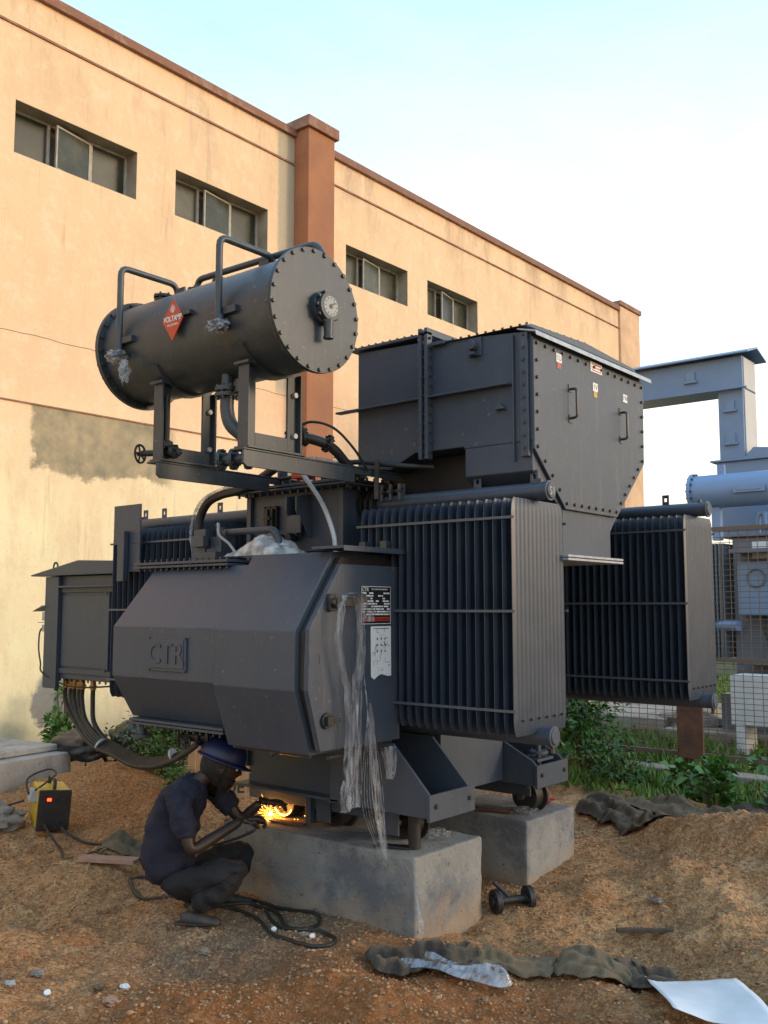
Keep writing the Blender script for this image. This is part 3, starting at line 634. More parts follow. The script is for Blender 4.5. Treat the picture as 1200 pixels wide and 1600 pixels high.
prof_r = [(3.795,1.862),(3.35,1.862),(3.095,1.490),(3.095,1.222),(3.20,.925),(3.795,.925)]
cab = build(MB().prism(prof_r, -3.62, -3.065), 'control_cabinet', 'paint', TR, .004, 18)
def inset(P, d):
    k = len(P); cx = sum(p[0] for p in P)/k; cy = sum(p[1] for p in P)/k; out = []
    for i in range(k):
        a, b_, c_ = Vector(P[i-1]), Vector(P[i]), Vector(P[(i+1)%k]); e1 = (b_-a).normalized(); e2 = (c_-b_).normalized()
        n1 = Vector((-e1.y,e1.x)); n2 = Vector((-e2.y,e2.x)); ctr = Vector((cx,cy))
        if n1.dot(ctr-b_) < 0: n1 = -n1
        if n2.dot(ctr-b_) < 0: n2 = -n2
        bi = (n1+n2).normalized(); q = b_+bi*(d/max(.3, bi.dot(n1))); out.append((q.x, q.y))
    return out
build(MB().prism(inset(prof_r,.028), -3.064, -3.03), 'door_frame', 'dark', cab, smooth=18)
door_p = [(3.775,1.80),(3.335,1.80),(3.125,1.50),(3.118,1.225),(3.20,.948),(3.775,.948)]
door = build(MB().prism(door_p, -3.03, -3.0), 'cabinet_door', 'panel', cab, .003, 18)
build(MB().box(-3.16,-2.955,3.30,3.83,1.872,1.886).prism([(-2.955,1.886),(-2.955,1.86),(-2.951,1.86),(-2.951,1.886)],3.30,3.83,'y'), 'rain_hood', 'panel', cab, .003)
for z in (1.60, 1.10):
    build(MB().cyl((-2.995,3.79,z-.06),(-2.995,3.79,z+.06),.010,n=10).box(-3.01,-2.998,3.76,3.795,z-.05,z+.0), 'hinge', 'panel', cab)
# recessed oval handle pressed in the door, latch and lower lock
ov = [(3.46+.045*math.cos(a), 1.36+(.10 if math.sin(a)>0 else -.10)+.045*math.sin(a)) for a in np.linspace(0, 2*math.pi, 24, endpoint=False)]
ring = [Vector((-2.999, p[0], p[1])) for p in ov]; ring.append(ring[0])
build(MB().tube(ring, .006, 6, smooth=False, caps=False), 'viewing_window_rim', 'panel', door)
hd = build(MB().box(-3.0,-2.975,3.235,3.275,1.58,1.66).cyl((-2.975,3.255,1.62),(-2.95,3.255,1.62),.02,n=12).box(-2.955,-2.94,3.245,3.40,1.60,1.64), 'door_handle', 'dark', door, .004)
build(MB().cyl((-3.0,3.235,1.085),(-2.985,3.235,1.085),.036,n=20).box(-2.985,-2.965,3.215,3.265,1.065,1.105).box(-2.975,-2.962,3.255,3.30,1.078,1.094), 'door_lock', 'dark', door, .002)
text('L T', .07, (-2.9985,3.165,1.36), (0,1,0), (0,0,1), .0008, 'panel', door)
# black rating plate with rows of print, and the white diagram sheet below
npm = MB().box(-3.0,-2.996,3.475,3.70,1.515,1.70); npo = build(npm, 'rating_plate', 'black', door, .001)
npw = MB(); x_ = -2.9955
def pr(y0, y1, z0, z1, mb=npw): mb.add([(x_,y0,z0),(x_,y1,z0),(x_,y1,z1),(x_,y0,z1)], [(0,1,2,3)])
pr(3.477,3.698,1.696,1.6985); pr(3.477,3.698,1.5165,1.519); pr(3.4765,3.479,1.5165,1.6985); pr(3.696,3.6985,1.5165,1.6985)
for i in range(9):
    z = 1.662-i*.0128; y = 3.484
    while y < 3.685:
        wd = random.uniform(.008,.038)
        if random.random() < .72: pr(y, min(y+wd,3.690), z, z+.0072)
        y += wd+random.uniform(.002,.006)
build(npw, 'printed_rows', 'white', npo, smooth=0)
npr = MB(); pr(3.480,3.694,1.541,1.549,npr); pr(3.480,3.694,1.531,1.537,npr); build(npr, 'red_rows', 'red', npo, smooth=0)
text('CTR', .026, (-2.9955,3.506,1.682), (0,1,0), (0,0,1), .0004, 'white', npo)
text('ON LOAD TAP CHANGER', .0105, (-2.9955,3.612,1.684), (0,1,0), (0,0,1), .0004, 'white', npo)
sh = MB(); N = 12
pts = [(3.545,1.505),(3.70,1.505),(3.702,1.262)]+[(3.702-(i+1)*.0258, 1.262+(.0,.006,.012,.003,-.012,.002)[i]) for i in range(6)]
sh.add([(-2.9955,p[0],p[1]) for p in pts], [tuple(range(len(pts)))[::-1]])
sh2 = build(sh, 'diagram_sheet', 'offwhite', door, smooth=0)
dk = MB(); x_ = -2.9945
pr(3.565,3.685,1.492,1.495,dk)
for i in range(40):
    y = 3.56+random.random()*.125; z = 1.29+random.random()*.19
    if random.random() < .55: pr(y,y+.0022,z,z+random.uniform(.008,.03),dk)
    else: pr(y,y+random.uniform(.005,.02),z,z+.0022,dk)
for c in (3.59,3.62,3.65):
    for j in range(3): pr(c,c+.009,1.38+j*.03,1.389+j*.03,dk)
build(dk, 'diagram_lines', mat('ink', (.04,.04,.05), .6), sh2, smooth=0)
mb = MB()
for i in range(10): mb.tube([(-3.615+.0*i, 3.10, 1.5)], .001) if False else None
mb.cyl((-3.62,3.24,.915),(-3.10,3.24,.915),.009,n=8).cyl((-3.05,3.30,.905),(-3.05,3.78,.905),.009,n=8).cyl((-3.35,3.235,.90),(-3.28,3.235,.935),.014,n=8)
build(mb, 'conduit', 'bolt', cab)

# tap-changer head on the flange: relay, valve block and pipe
mb = MB().box(-4.22,-4.02,3.44,3.60,1.85,1.90).box(-4.23,-4.13,3.46,3.58,1.90,2.03).box(-4.12,-4.02,3.48,3.58,1.90,1.985).cyl((-4.08,3.53,1.98),(-4.08,3.53,2.04),.028,n=14).flange((-4.10,3.53,1.91),(0,0,1),.07,.008).box(-4.20,-4.10,3.42,3.46,1.93,1.99)
mb.flange((-4.02,3.53,2.0),(1,0,0),.03,.008,6,.004)
ph = build(mb, 'protection_relay', 'paint', TR, .004)
build(MB().pipe([(-4.10,3.53,2.01),(-3.66,3.53,2.01),(-3.62,3.53,1.97),(-3.62,3.53,1.86)], .019, .05), 'relay_pipe', 'paint', TR)
build(MB().tube([(-4.08,3.50,2.05),(-4.02,3.46,2.05),(-4.0,3.45,1.99),(-3.93,3.46,1.94),(-3.88,3.47,1.88)], .008, 6), 'relay_cable', 'rim', TR)
build(MB().tube([(-4.42,3.69,1.86),(-4.46,3.69,1.98),(-4.47,3.70,2.12),(-4.40,3.70,2.215),(-4.28,3.70,2.255),(-4.1,3.69,2.27),(-3.95,3.68,2.31),(-3.8,3.68,2.37)], .026, 10), 'flexible_hose', 'copper', TR)
hz = build(MB().tube([(-4.45,3.66,1.86),(-4.50,3.66,2.0),(-4.49,3.665,2.12),(-4.42,3.665,2.22),(-4.28,3.67,2.275),(-4.1,3.66,2.30)], .010, 6), 'film_wrapped_line', 'filmbag', TR)
build(MB().tube([(-3.62,3.62,2.36),(-3.56,3.60,2.34),(-3.46,3.60,2.24),(-3.36,3.58,2.14),(-3.30,3.57,2.05),(-3.26,3.57,1.95),(-3.25,3.57,1.86)], .0125, 8), 'wrapped_conduit', 'rim', TR)
build(MB().tube([(-3.62,3.64,2.37),(-3.52,3.68,2.39),(-3.42,3.72,2.37),(-3.30,3.76,2.33)], .016, 8), 'wrapped_conduit', 'filmbag', TR)

# radiators
def fin_mesh(y0, y1, z0, z1, th=.009, nfl=13):
    ys_ = np.linspace(y0, y1, nfl*4+1); prof = []
    for i, y in enumerate(ys_):
        e = min(1, (y-y0)/.02, (y1-y)/.02); a = th*.62+th*.38*min(1, 1.7*abs(math.sin(math.pi*(y-y0)/(y1-y0)*nfl)))
        prof.append((a*max(e, .12) if 0 < i < len(ys_)-1 else .0018, y))
    loop = [(x, y) for x, y in prof]+[(-x, y) for x, y in prof[::-1]]; k = len(loop); lv = []
    for z, s in ((z0, .15), (z0+.03, .8), (z0+.07, 1), (z1-.07, 1), (z1-.03, .8), (z1, .15)):
        yc = (y0+y1)/2; tp = 1 if .1 < s and 0 else (1-.0*(1-s))
        tp = 1-(.10*(1-s) if s < 1 else 0)
        lv += [(x*s, yc+(y-yc)*tp, z) for x, y in loop]
    f = []
    for j in range(5):
        for i in range(k): f.append((j*k+i, j*k+(i+1)%k, (j+1)*k+(i+1)%k, (j+1)*k+i))
    f += [tuple(range(k))[::-1], tuple(range(5*k, 6*k))]
    return MB().add(lv, f)
def radiator(xa, xb, y0, y1, z0, z1, n_, capside=1, tank_x=None, mark=None, lugs=(.15,.5,.95)):
    yc = (y0+y1)/2; x_in = tank_x if tank_x is not None else (xa if capside > 0 else xb)
    xo = (xb+.045) if capside > 0 else (xa-.045)
    hz1 = z1+.045; hz0 = z0-.015
    o = build(MB().cyl((min(x_in,xo),yc,hz1),(max(x_in,xo),yc,hz1),.044,n=24), 'radiator', 'paint', TR); build(MB().cyl((min(x_in,xo),yc,hz0),(max(x_in,xo),yc,hz0),.044,n=24), 'bottom_header', 'paint', o)
    for z in (hz1, hz0):
        caps = MB(); caps.cyl((xo,yc,z),(xo+.014*capside,yc,z),.050,n=24).cyl((xo+.014*capside,yc,z),(xo+.022*capside,yc,z),.040,.036,n=24)
        build(caps, 'header_cap', 'paint', o, .002)
    if mark: text(mark, .055, (xo+.022,yc,hz1-.004), (0,1,0), (0,0,1), .002, 'rim', o)
    first = None
    for i in range(n_):
        x = xa+.014+(xb-xa-.028)*i/(n_-1)
        if i == 0:
            first = fin_mesh(y0, y1, z0, z1); first.xf(Matrix.Translation((x,0,0))); first = build(first, 'radiator_fin', 'fin', o, smooth=60)
        else: copy_at(first, (x-xa-.014,0,0), o)
    for z in (z1-.095, (z0+z1)/2+.02, z0+.115):
        for ya, yb in ((y0-.010, y0-.003), (y1+.003, y1+.010)): build(MB().box(xa-.01, xb+.004, ya, yb, z-.006, z+.006), 'tie_bar', 'tie', o)
    for t in lugs:
        x = xa+(xb-xa)*t; lp = MB().box(x-.022,x-.009,yc-.004,yc+.004,hz1+.035,hz1+.105).box(x+.009,x+.022,yc-.004,yc+.004,hz1+.035,hz1+.105).box(x-.009,x+.009,yc-.004,yc+.004,hz1+.035,hz1+.062).box(x-.009,x+.009,yc-.004,yc+.004,hz1+.085,hz1+.105)
        build(lp, 'lifting_eye', 'paint', o, .001)
    sp = MB(); xe = xb if capside > 0 else xa
    for i in range(6): y = y0+.06+(y1-y0-.12)*i/5; sp.bolt((xe-.004*capside,y,z0+.07),(capside,0,0),.006,.012)
    sp.cyl((xo,yc,hz0-.04),(xo,yc,hz0-.075),.012,n=8).cyl((xo-.04*capside,yc,hz1+.04),(xo-.04*capside,yc,hz1+.06),.012,n=8)
    build(sp, 'drain_plugs', 'rim' if False else 'bolt', o, kind='stuff')
    return o
ra = radiator(-3.235,-2.30,3.735,4.215,1.015,2.105,19,1,-3.40,'S1',(.10,.62,.97))
radiator(-3.30,-2.225,5.56,6.02,1.045,2.155,22,1,-3.40,None,(.25,.80))
mb = MB().box(-3.42,-3.30,5.28,5.9,1.95,2.25).box(-3.42,-3.30,5.28,5.9,.98,1.2); build(mb, 'header_duct', 'paint', TR, .004)
radiator(-5.40,-4.34,3.735,4.215,1.015,2.105,19,-1,-4.12,None,(.03,.22,.75))
# valves between tank and radiators
for (x, y, z, s) in ((-3.33,3.975,2.15,1),(-4.22,3.975,2.15,-1),(-3.33,3.975,1.0,1)):
    mb = MB()
    for k in range(3): mb.flange((x+s*(k-1)*.038,y,z),(1,0,0),.085,.009,8,.007)
    build(mb, 'radiator_valve', 'dark', TR)
mb = MB()
for x in (-3.22,-3.16,-3.10): mb.cyl((x,3.90,2.16),(x,3.90,2.245),.011,n=8).box(x-.015,x+.015,3.885,3.915,2.20,2.215)
mb.box(-3.18,-3.155,3.79,3.80,2.16,2.36).cyl((-3.17,3.80,2.33),(-3.17,3.93,2.36),.008,n=6)
build(mb, 'valve_studs', 'bolt', TR)
for x in (-3.18,-3.04): build(MB().box(x-.02,x+.02,3.69,3.73,1.88,1.93), 'hose_clip', 'bolt', TR, .003)
# lower drain fittings at the near radiator's foot
mb = MB().cyl((-2.86,4.88,.70),(-2.86,4.88,.86),.014,n=10).flange((-2.86,4.88,.77),(0,0,1),.055,.008,6,.005).box(-2.96,-2.82,4.80,4.98,.725,.74)
build(mb, 'drain_fitting', 'paint', TR, .002)
# HV cable box, built as rear chamber, front chamber with hopper, plate
BX1 = -2.32; BY0, BY1 = 3.947, 5.184
ra_p = [(-3.43,2.36),(-3.43,3.015),(-2.95,2.995),(-2.95,2.405),(-3.03,2.405),(-3.20,2.33)]
hv = build(MB().prism(ra_p, BY0, BY1, 'y'), 'cable_box', 'paint', TR, .006)
hop = MB().prism([(-2.94,2.405),(-2.94,2.99),(BX1,2.935),(BX1,2.395),(-2.72,2.395),(-2.72,2.405)], BY0, BY1, 'y')
fr = build(hop, 'front_chamber', 'paint', hv, .006)
hp = [(BY0+.004,2.40),(BY0+.004,2.25),(4.235,2.075),(4.235,1.855),(4.76,1.855),(4.76,2.0),(4.83,2.075),(5.18,2.40)]
build(MB().prism(hp, -2.715, BX1-.002), 'hopper', 'paint', hv, .006)
build(MB().box(-2.80,BX1+.05,4.19,4.80,1.828,1.840).box(-2.80,BX1+.05,4.19,4.80,1.844,1.856), 'hopper_flange', 'rim', hv, .002)
# dark block put in for the shaded open space under the rear chamber
build(MB().box(-3.40,-2.74,4.12,5.1,2.2,2.40), 'shade_block', 'dark', hv)
pp = [(BY0-.005,2.905),(BY0-.005,2.355),(4.235,2.085),(4.81,2.085),(5.175,2.42),(5.19,2.895)]
plate = build(MB().prism(pp, BX1+.002, BX1+.016), 'cover_plate', 'panel', hv, .002)
bb = MB()
for i in range(len(pp)):
    a, b_ = Vector(inset(pp,.028)[i]), Vector(inset(pp,.028)[(i+1)%len(pp)]); k = max(1, round((b_-a).length/.085))
    for j in range(k): q = a+(b_-a)*j/k; bb.bolt((BX1+.016,q.x,q.y),(1,0,0),.009,.010)
build(bb, 'bolts', 'bolt', plate, kind='stuff')
for y, z in ((4.30,2.63),(4.88,2.60)):
    build(MB().pipe([(BX1+.016,y,z-.075),(BX1+.055,y,z-.075),(BX1+.055,y,z+.075),(BX1+.016,y,z+.075)], .007, .018, 8).box(BX1+.014,BX1+.02,y-.018,y+.018,z-.10,z-.06).box(BX1+.014,BX1+.02,y-.018,y+.018,z+.06,z+.10), 'lift_handle', 'bolt', plate)
def sticker(y, z, w_, h_, txt, m='white', sub=None):
    s = build(MB().box(BX1+.0165,BX1+.0185,y-w_/2,y+w_/2,z-h_/2,z+h_/2), 'sticker', m, plate)
    if txt: text(txt, h_*.9, (BX1+.0187,y,z), (0,1,0), (0,0,1), .0004, 'black', s)
    if sub:
        build(MB().box(BX1+.0165,BX1+.0180,y-w_*.35,y+w_*.35,z-h_/2-.032,z-h_/2), 'sticker_tab', sub, s)
sticker(4.19,2.845,.055,.045,'1U','white','red'); sticker(4.58,2.765,.055,.045,'1V','white','yellow'); sticker(4.94,2.765,.055,.045,'1W','white')
s = build(MB().box(BX1+.0165,BX1+.0185,4.53,4.66,2.845,2.90), 'warning_label', 'white', plate)
x_ = BX1+.0188; wl = MB()
for i in range(3): pr(4.54,4.65,2.852+i*.016,2.858+i*.016,wl)
build(wl, 'printed_rows', 'red', s, smooth=0)
# corner angle at the near vertical edge, joints, ribs, drip edge, roof
mb = MB().box(BX1-.055,BX1-.010,BY0-.020,BY0-.002,2.32,2.93).box(BX1-.10,BX1-.092,BY0-.018,BY0-.002,2.30,2.93); build(mb, 'corner_angle', 'panel', hv, .002)
bb = MB()
for i in range(10): bb.bolt((BX1-.034,BY0-.020,2.36+i*.062),(0,-1,0),.008,.008)
build(bb, 'bolts', 'bolt', hv, kind='stuff')
mb = MB().box(-2.975,-2.955,BY0-.045,BY0-.001,2.36,3.035).box(-2.935,-2.915,BY0-.045,BY0-.001,2.36,3.035).box(-2.975,-2.955,BY0-.045,BY1,3.018,3.055).box(-2.935,-2.915,BY0-.045,BY1,3.018,3.055)
build(mb, 'joint_flange', 'paint', hv, .002)
bb = MB()
for i in range(13): bb.cyl((-2.99,BY0-.025,2.40+i*.05),(-2.90,BY0-.025,2.40+i*.05),.007,n=6)
build(bb, 'joint_bolts', 'bolt', hv, kind='stuff')
build(MB().prism([(-3.56,2.675),(-3.56,2.685),(-2.975,2.690),(-2.975,2.680)],BY0-.045,BY0-.001,'y').prism([(-2.915,2.680),(-2.915,2.690),(BX1-.11,2.690),(BX1-.11,2.680)],BY0-.045,BY0-.001,'y'), 'stiffening_rib', 'panel', hv, .002)
mb = MB().box(-3.47,-2.99,BY0-.025,BY1+.02,3.018,3.027).box(-3.45,-3.01,BY0-.01,BY1,3.031,3.040)
build(mb, 'rear_roof', 'paint', hv, .002)
rf = MB().prism([(BY0-.02,2.965),(BY0+.05,2.985),(4.56,3.01),(BY1-.05,2.985),(BY1+.02,2.965)], -2.905, BX1-.02); build(rf, 'front_roof', 'paint', hv, .004)
build(MB().prism([(BX1-.06,2.952),(BX1+.045,2.925),(BX1+.050,2.900),(BX1+.046,2.900),(BX1+.041,2.918),(BX1-.06,2.944)], BY0-.03, BY1+.05, 'y'), 'drip_edge', 'rim', hv, .001)  # pale metal colour stands in for the bright highlight along this edge
bb = MB()
for i in range(10): bb.bolt((-3.44+i*.05,BY0-.012,3.027),(0,0,1),.007,.016)
for i in range(11): bb.bolt((-2.88+i*.05,BY0+.0,2.970),(0,-.3,1),.007,.010)
for i in range(16): yb_ = BY0+.03+i*.075; bb.bolt((BX1-.04,yb_,3.01-.028*abs(yb_-4.56)/.56),(0,0,1),.007,.010)
build(bb, 'roof_bolts', 'bolt', hv, kind='stuff')
mb = MB().box(-2.68,-2.60,BY0-.012,BY0-.001,2.86,2.955).cyl((-2.64,BY0-.001,2.91),(-2.64,BY0-.05,2.91),.03,.022,16).box(-2.66,-2.62,BY0-.05,BY0-.001,2.86,2.875); build(mb, 'lifting_boss', 'panel', hv, .002)
build(MB().prism([(-2.52,2.565),(-2.46,2.565),(-2.49,2.60)],BY0-.03,BY0-.001,'y'), 'small_lug', 'panel', hv, .002)
build(MB().box(-2.90,-2.82,BY0-.03,BY0-.001,2.955,2.97), 'hook_bar', 'panel', hv, .002)

# conservator
CY, CZ = 3.10, 2.955; XL, XR = -4.25, -2.95
cons = build(MB().cyl((XL,CY,CZ),(XR,CY,CZ),.262,n=64,caps=False), 'conservator', 'cons', TR)
e1 = build(MB().cyl((XR-.022,CY,CZ),(XR-.012,CY,CZ),.290,n=64).cyl((XR-.010,CY,CZ),(XR+.002,CY,CZ),.290,n=64), 'end_plate', 'cons', cons, .001)
e2 = build(MB().cyl((XL-.012,CY,CZ),(XL,CY,CZ),.292,n=64).cyl((XL+.002,CY,CZ),(XL+.014,CY,CZ),.292,n=64), 'end_plate', 'cons', cons, .001)
bb = MB()
for i in range(24):
    q = 2*math.pi*(i+.3)/24; y, z = CY+.276*math.cos(q), CZ+.276*math.sin(q)
    bb.cyl((XR-.034,y,z),(XR+.012,y,z),.010,n=6); bb.cyl((XL-.024,y,z),(XL+.026,y,z),.010,n=6)
build(bb, 'bolts', 'bolt', cons, kind='stuff')
gy, gz = CY+.035, CZ+.015
g = MB().cyl((XR+.002,gy,gz),(XR+.03,gy,gz),.078,n=32).cyl((XR+.03,gy,gz),(XR+.06,gy,gz),.066,n=32)
for i in range(10): q = i*6.283/10; g.cyl((XR+.028,gy+.070*math.cos(q),gz+.070*math.sin(q)),(XR+.05,gy+.070*math.cos(q),gz+.070*math.sin(q)),.009,n=8)
g.cyl((XR+.045,gy,gz-.06),(XR+.045,gy,gz-.135),.026,.020,14).cyl((XR+.045,gy,gz-.135),(XR+.045,gy,gz-.15),.024,n=14)
gg = build(g, 'level_gauge', 'cons', cons, .002)
# dial parts are kept one level up as parts of the conservator
build(MB().cyl((XR+.060,gy,gz),(XR+.0615,gy,gz),.047,n=32), 'gauge_dial', 'glassface', cons)
dl = MB()
for i in range(12): q = i*6.283/12; dl.box(XR+.0616,XR+.0625,-.002,.002,.033,.043); dl.xf(Matrix.Translation((0,gy,gz)) @ Matrix.Rotation(q,4,'X'), len(dl.v)-8)
dl.box(XR+.0618,XR+.063,-.003,.003,-.01,.034); dl.xf(Matrix.Translation((0,gy,gz)) @ Matrix.Rotation(R(-50),4,'X'), len(dl.v)-8)
dl.cyl((XR+.0615,gy,gz),(XR+.064,gy,gz),.011,n=12)
build(dl, 'gauge_pointer', 'black', cons)
# rails and vent pipes bent over the barrel
def rail(x, y0, z0, zt, y1, z1, r=.0165):
    return build(MB().pipe([(x,y0,z0),(x,y0,zt),(x,y1-.02,zt-.0),(x,y1,z1)], r, .045), 'breather_pipe', 'cons', cons)
rail(-4.06, 2.815, 2.86, 3.335, 3.19, 3.19); rail(-3.285, 2.805, 2.86, 3.30, 3.17, 3.19)
build(MB().pipe([(-3.86,3.15,3.22),(-3.86,3.15,3.315),(-3.0,3.15,3.30),(-2.955,3.15,3.23)], .0165, .045), 'breather_pipe', 'cons', cons)
for x in (-4.06,-3.285):
    build(MB().box(x-.03,x+.10,2.815,2.86,2.93,2.965).cyl((x,2.815,2.88),(x,2.815,2.93),.022,n=12).cyl((x,2.815,2.865),(x,2.815,2.885),.04,n=16), 'pipe_bracket', 'cons', cons, .003)
for x, y in ((-4.08,3.10),(-3.86,3.15),(-3.65,3.14)):
    mb = MB().cyl((x,y,3.19),(x,y,3.27),.024,n=14).flange((x,y,3.255),(0,0,1),.052,.007,6,.006).flange((x,y,3.235),(0,0,1),.048,.006,6,.006); build(mb, 'stub_flange', 'dark', cons)
for x in (-3.97,-3.33):
    y = 3.13; lp = MB().box(x-.035,x-.014,y-.006,y+.006,3.20,3.29).box(x+.014,x+.035,y-.006,y+.006,3.20,3.29).box(x-.014,x+.014,y-.006,y+.006,3.20,3.235).box(x-.014,x+.014,y-.006,y+.006,3.266,3.29); build(lp, 'lifting_eye', 'cons', cons, .001)
# wrapped pipe ends: crumpled film round the breather ends
def crumple(c, r, n_=3, m='filmbag', name='film_wrap', parent=None, stretch=(1,1,1), sp=1.0, **kw):
    import bmesh
    bm = bmesh.new(); bmesh.ops.create_icosphere(bm, subdivisions=n_, radius=1)
    mb = MB(); vs = []
    for v in bm.verts:
        p = v.co.normalized(); d = 1+sp*(.9*abs(mnoise.noise(p*1.9+Vector(c)))-.25+.16*mnoise.noise(p*5+Vector(c))); vs.append((c[0]+p.x*r*d*stretch[0], c[1]+p.y*r*d*stretch[1], c[2]+p.z*r*d*stretch[2]))
    fs = [tuple(v.index for v in f.verts) for f in bm.faces]; bm.free(); mb.add(vs, fs)
    return build(mb, name, m, parent, smooth=25 if sp > .9 else 70, **kw)
crumple((-4.06,2.80,2.865), .055, parent=cons, stretch=(1.25,.8,.6)); crumple((-3.99,2.80,2.78), .05, parent=cons, stretch=(.6,.5,1.2)); crumple((-3.285,2.80,2.875), .055, parent=cons, stretch=(1.15,.8,.6))
# orange-red diamond badge on a small bracket
bx, by, bz = -3.625, 2.815, 2.975
dm = build(MB().prism([(bx,bz-.105),(bx+.078,bz),(bx,bz+.105),(bx-.078,bz)], by-.004, by, 'y'), 'diamond_badge', 'red', cons)
text('VOLTAMP', .038, (bx,by-.0045,bz+.004), (1,0,0), (0,0,1), .0006, 'white', dm, bold=.0006, xs=.80)
text('VADODARA', .016, (bx,by-.0045,bz-.026), (1,0,0), (0,0,1), .0004, 'white', dm, xs=.95)
fl = MB()
for a, l_ in ((-32,.032),(-14,.040),(0,.046),(14,.040),(32,.032)):
    s = math.sin(R(a)); c = math.cos(R(a)); p0 = (bx+s*.006, bz+.034); p1 = (bx+s*l_, bz+.034+c*l_)
    fl.add([(p0[0]-.0012,by-.0046,p0[1]),(p0[0]+.0012,by-.0046,p0[1]),(p1[0]+.002*c,by-.0046,p1[1]-.012),(p1[0],by-.0046,p1[1]),(p1[0]-.003*c,by-.0046,p1[1]-.012)], [(0,1,2,3,4)])
build(fl, 'flame_mark', 'white', dm, smooth=0)
build(MB().box(bx+.05,bx+.12,by,2.87,bz+.01,bz+.03), 'badge_arm', 'cons', cons)
# conservator support frames standing on cantilever beams
for x, sgn in ((-3.24, 1), (-3.87, 1)):
    y0, y1 = 2.935, 3.265
    f = MB().box(x-.035,x+.035,y0-.012,y0,2.335,2.72).box(x-.006,x+.006,y0,y0+.06,2.335,2.74).box(x-.006,x+.006,y1-.06,y1,2.335,2.74).box(x-.035,x+.035,y1,y1+.012,2.335,2.72).box(x-.006,x+.006,y0+.06,y1-.06,2.335,2.405).box(x-.05,x+.05,y0-.03,y0+.03,2.715,2.73).box(x-.05,x+.05,y0-.02,y1+.02,2.322,2.334)
    fo = build(f, 'conservator_stand', 'cons', TR, .002)
    build(MB().prism([(y0-.02,2.235),(3.66,2.235),(3.66,2.280),(4.02,2.280),(4.05,2.30),(4.05,2.311),(y0-.04,2.311),(y0-.04,2.25)], x+.028, x+.040).box(x-.045,x+.042,y0-.04,4.05,2.312,2.321), 'cantilever_beam', 'cons', fo, .002)
    bb = MB()
    for z in (2.42,2.62): bb.bolt((x+.006,y1-.02,z),(1,0,0),.014,.018)
    for y in (3.02,3.1,3.18): bb.cyl((x-.02,y,2.27),(x-.02,y,2.335),.008,n=6)
    build(bb, 'bolts', 'rim', fo, kind='stuff')
# saddle under the barrel
for x in (-3.24,-3.87):
    pts = [(CY+.275*math.cos(a), CZ+.275*math.sin(a)) for a in np.linspace(R(215),R(325),12)]+[(CY+.262*math.cos(a), CZ+.262*math.sin(a)) for a in np.linspace(R(325),R(215),12)]
    build(MB().prism(pts, x-.04, x+.04), 'saddle_strap', 'cons', cons)
# pipe from the barrel with valves, down to the tank
mb = MB().cyl((-3.46,3.02,2.72),(-3.46,3.02,2.66),.03,n=16).flange((-3.46,3.02,2.645),(0,0,1),.062,.010,8,.008).flange((-3.46,3.02,2.615),(0,0,1),.062,.008,8,.008).box(-3.38,-3.35,3.0,3.04,2.62,2.68)
build(mb, 'pipe_valve', 'cons', TR)
build(MB().tube([(-3.46,3.02,2.62),(-3.46,3.02,2.54),(-3.44,3.03,2.47),(-3.38,3.06,2.41),(-3.34,3.08,2.36),(-3.34,3.10,2.30)], .034, 14), 'oil_pipe', 'cons', TR)
mb = MB().cyl((-3.47,3.0,2.30),(-3.24,3.10,2.30),.026,n=14)
for t in (0,.25,.55): mb.flange((-3.47+.23*t,3.0+.1*t,2.30),(.23,.1,0),.052,.009,6,.007)
build(mb, 'pipe_valve', 'cons', TR)
mb = MB().pipe([(-3.86,2.97,2.66),(-3.86,2.97,2.40),(-3.84,3.05,2.38)], .017, .04).flange((-3.86,2.97,2.41),(0,0,1),.035,.010,6,.006).cyl((-4.0,2.93,2.375),(-3.80,3.0,2.375),.016,n=12).flange((-3.82,2.99,2.375),(.2,.07,0),.036,.01,6,.006)
mb.wheel((-4.01,2.925,2.375),(.2,.07,0),.046,.006); build(mb, 'hand_valve', 'dark', TR)
mb = MB().pipe([(-3.40,3.36,2.44),(-3.33,3.44,2.455),(-3.27,3.56,2.42),(-3.26,3.74,2.28)], .026, .06, 14)
for p, a in (((-3.39,3.37,2.44),(.6,.7,.1)),((-3.34,3.43,2.455),(.6,.7,.1)),((-3.28,3.54,2.43),(.3,.8,-.3))): mb.flange(p,a,.048,.008,8,.006)
mb.cyl((-3.36,3.40,2.43),(-3.36,3.40,2.51),.032,n=16); build(mb, 'relay_pipework', 'dark', TR, .002)
build(MB().tube([(-3.36,3.40,2.50),(-3.30,3.44,2.53),(-3.22,3.52,2.50),(-3.17,3.62,2.40),(-3.18,3.74,2.30)], .007, 6), 'relay_cable', 'rubber', TR)

# LV cable box at the left with glands and cables
LX0, LX1, LY0, LY1, LZ0, LZ1 = -6.32, -5.42, 3.86, 4.75, 1.09, 1.82
lv = build(MB().box(LX0,LX1,LY0,LY1,LZ0,LZ1), 'low_voltage_box', 'paint', TR, .006)
build(MB().box(LX1,-4.12,4.25,4.72,1.2,1.75), 'cable_duct', 'paint', TR, .004)
build(MB().prism([(-6.50,1.822),(-6.50,1.832),(-5.9,1.925),(-5.2,1.90),(-5.2,1.823)],3.80,4.82,'y'), 'box_roof', 'paint', lv, .003)
fb = MB().box(-6.34,-6.17,3.825,3.858,1.02,1.815).box(-6.17,-5.42,3.845,3.858,1.70,1.735).box(-6.17,-5.42,3.845,3.858,1.13,1.165).box(-5.62,-5.57,3.84,3.858,1.165,1.70); build(fb, 'box_frame', 'paint', lv, .003)
build(MB().box(-6.165,-5.4,3.80,3.835,1.735,1.748).box(-6.15,-5.63,3.85,3.858,1.18,1.68), 'front_panel', 'paint', lv, .002)
bb = MB()
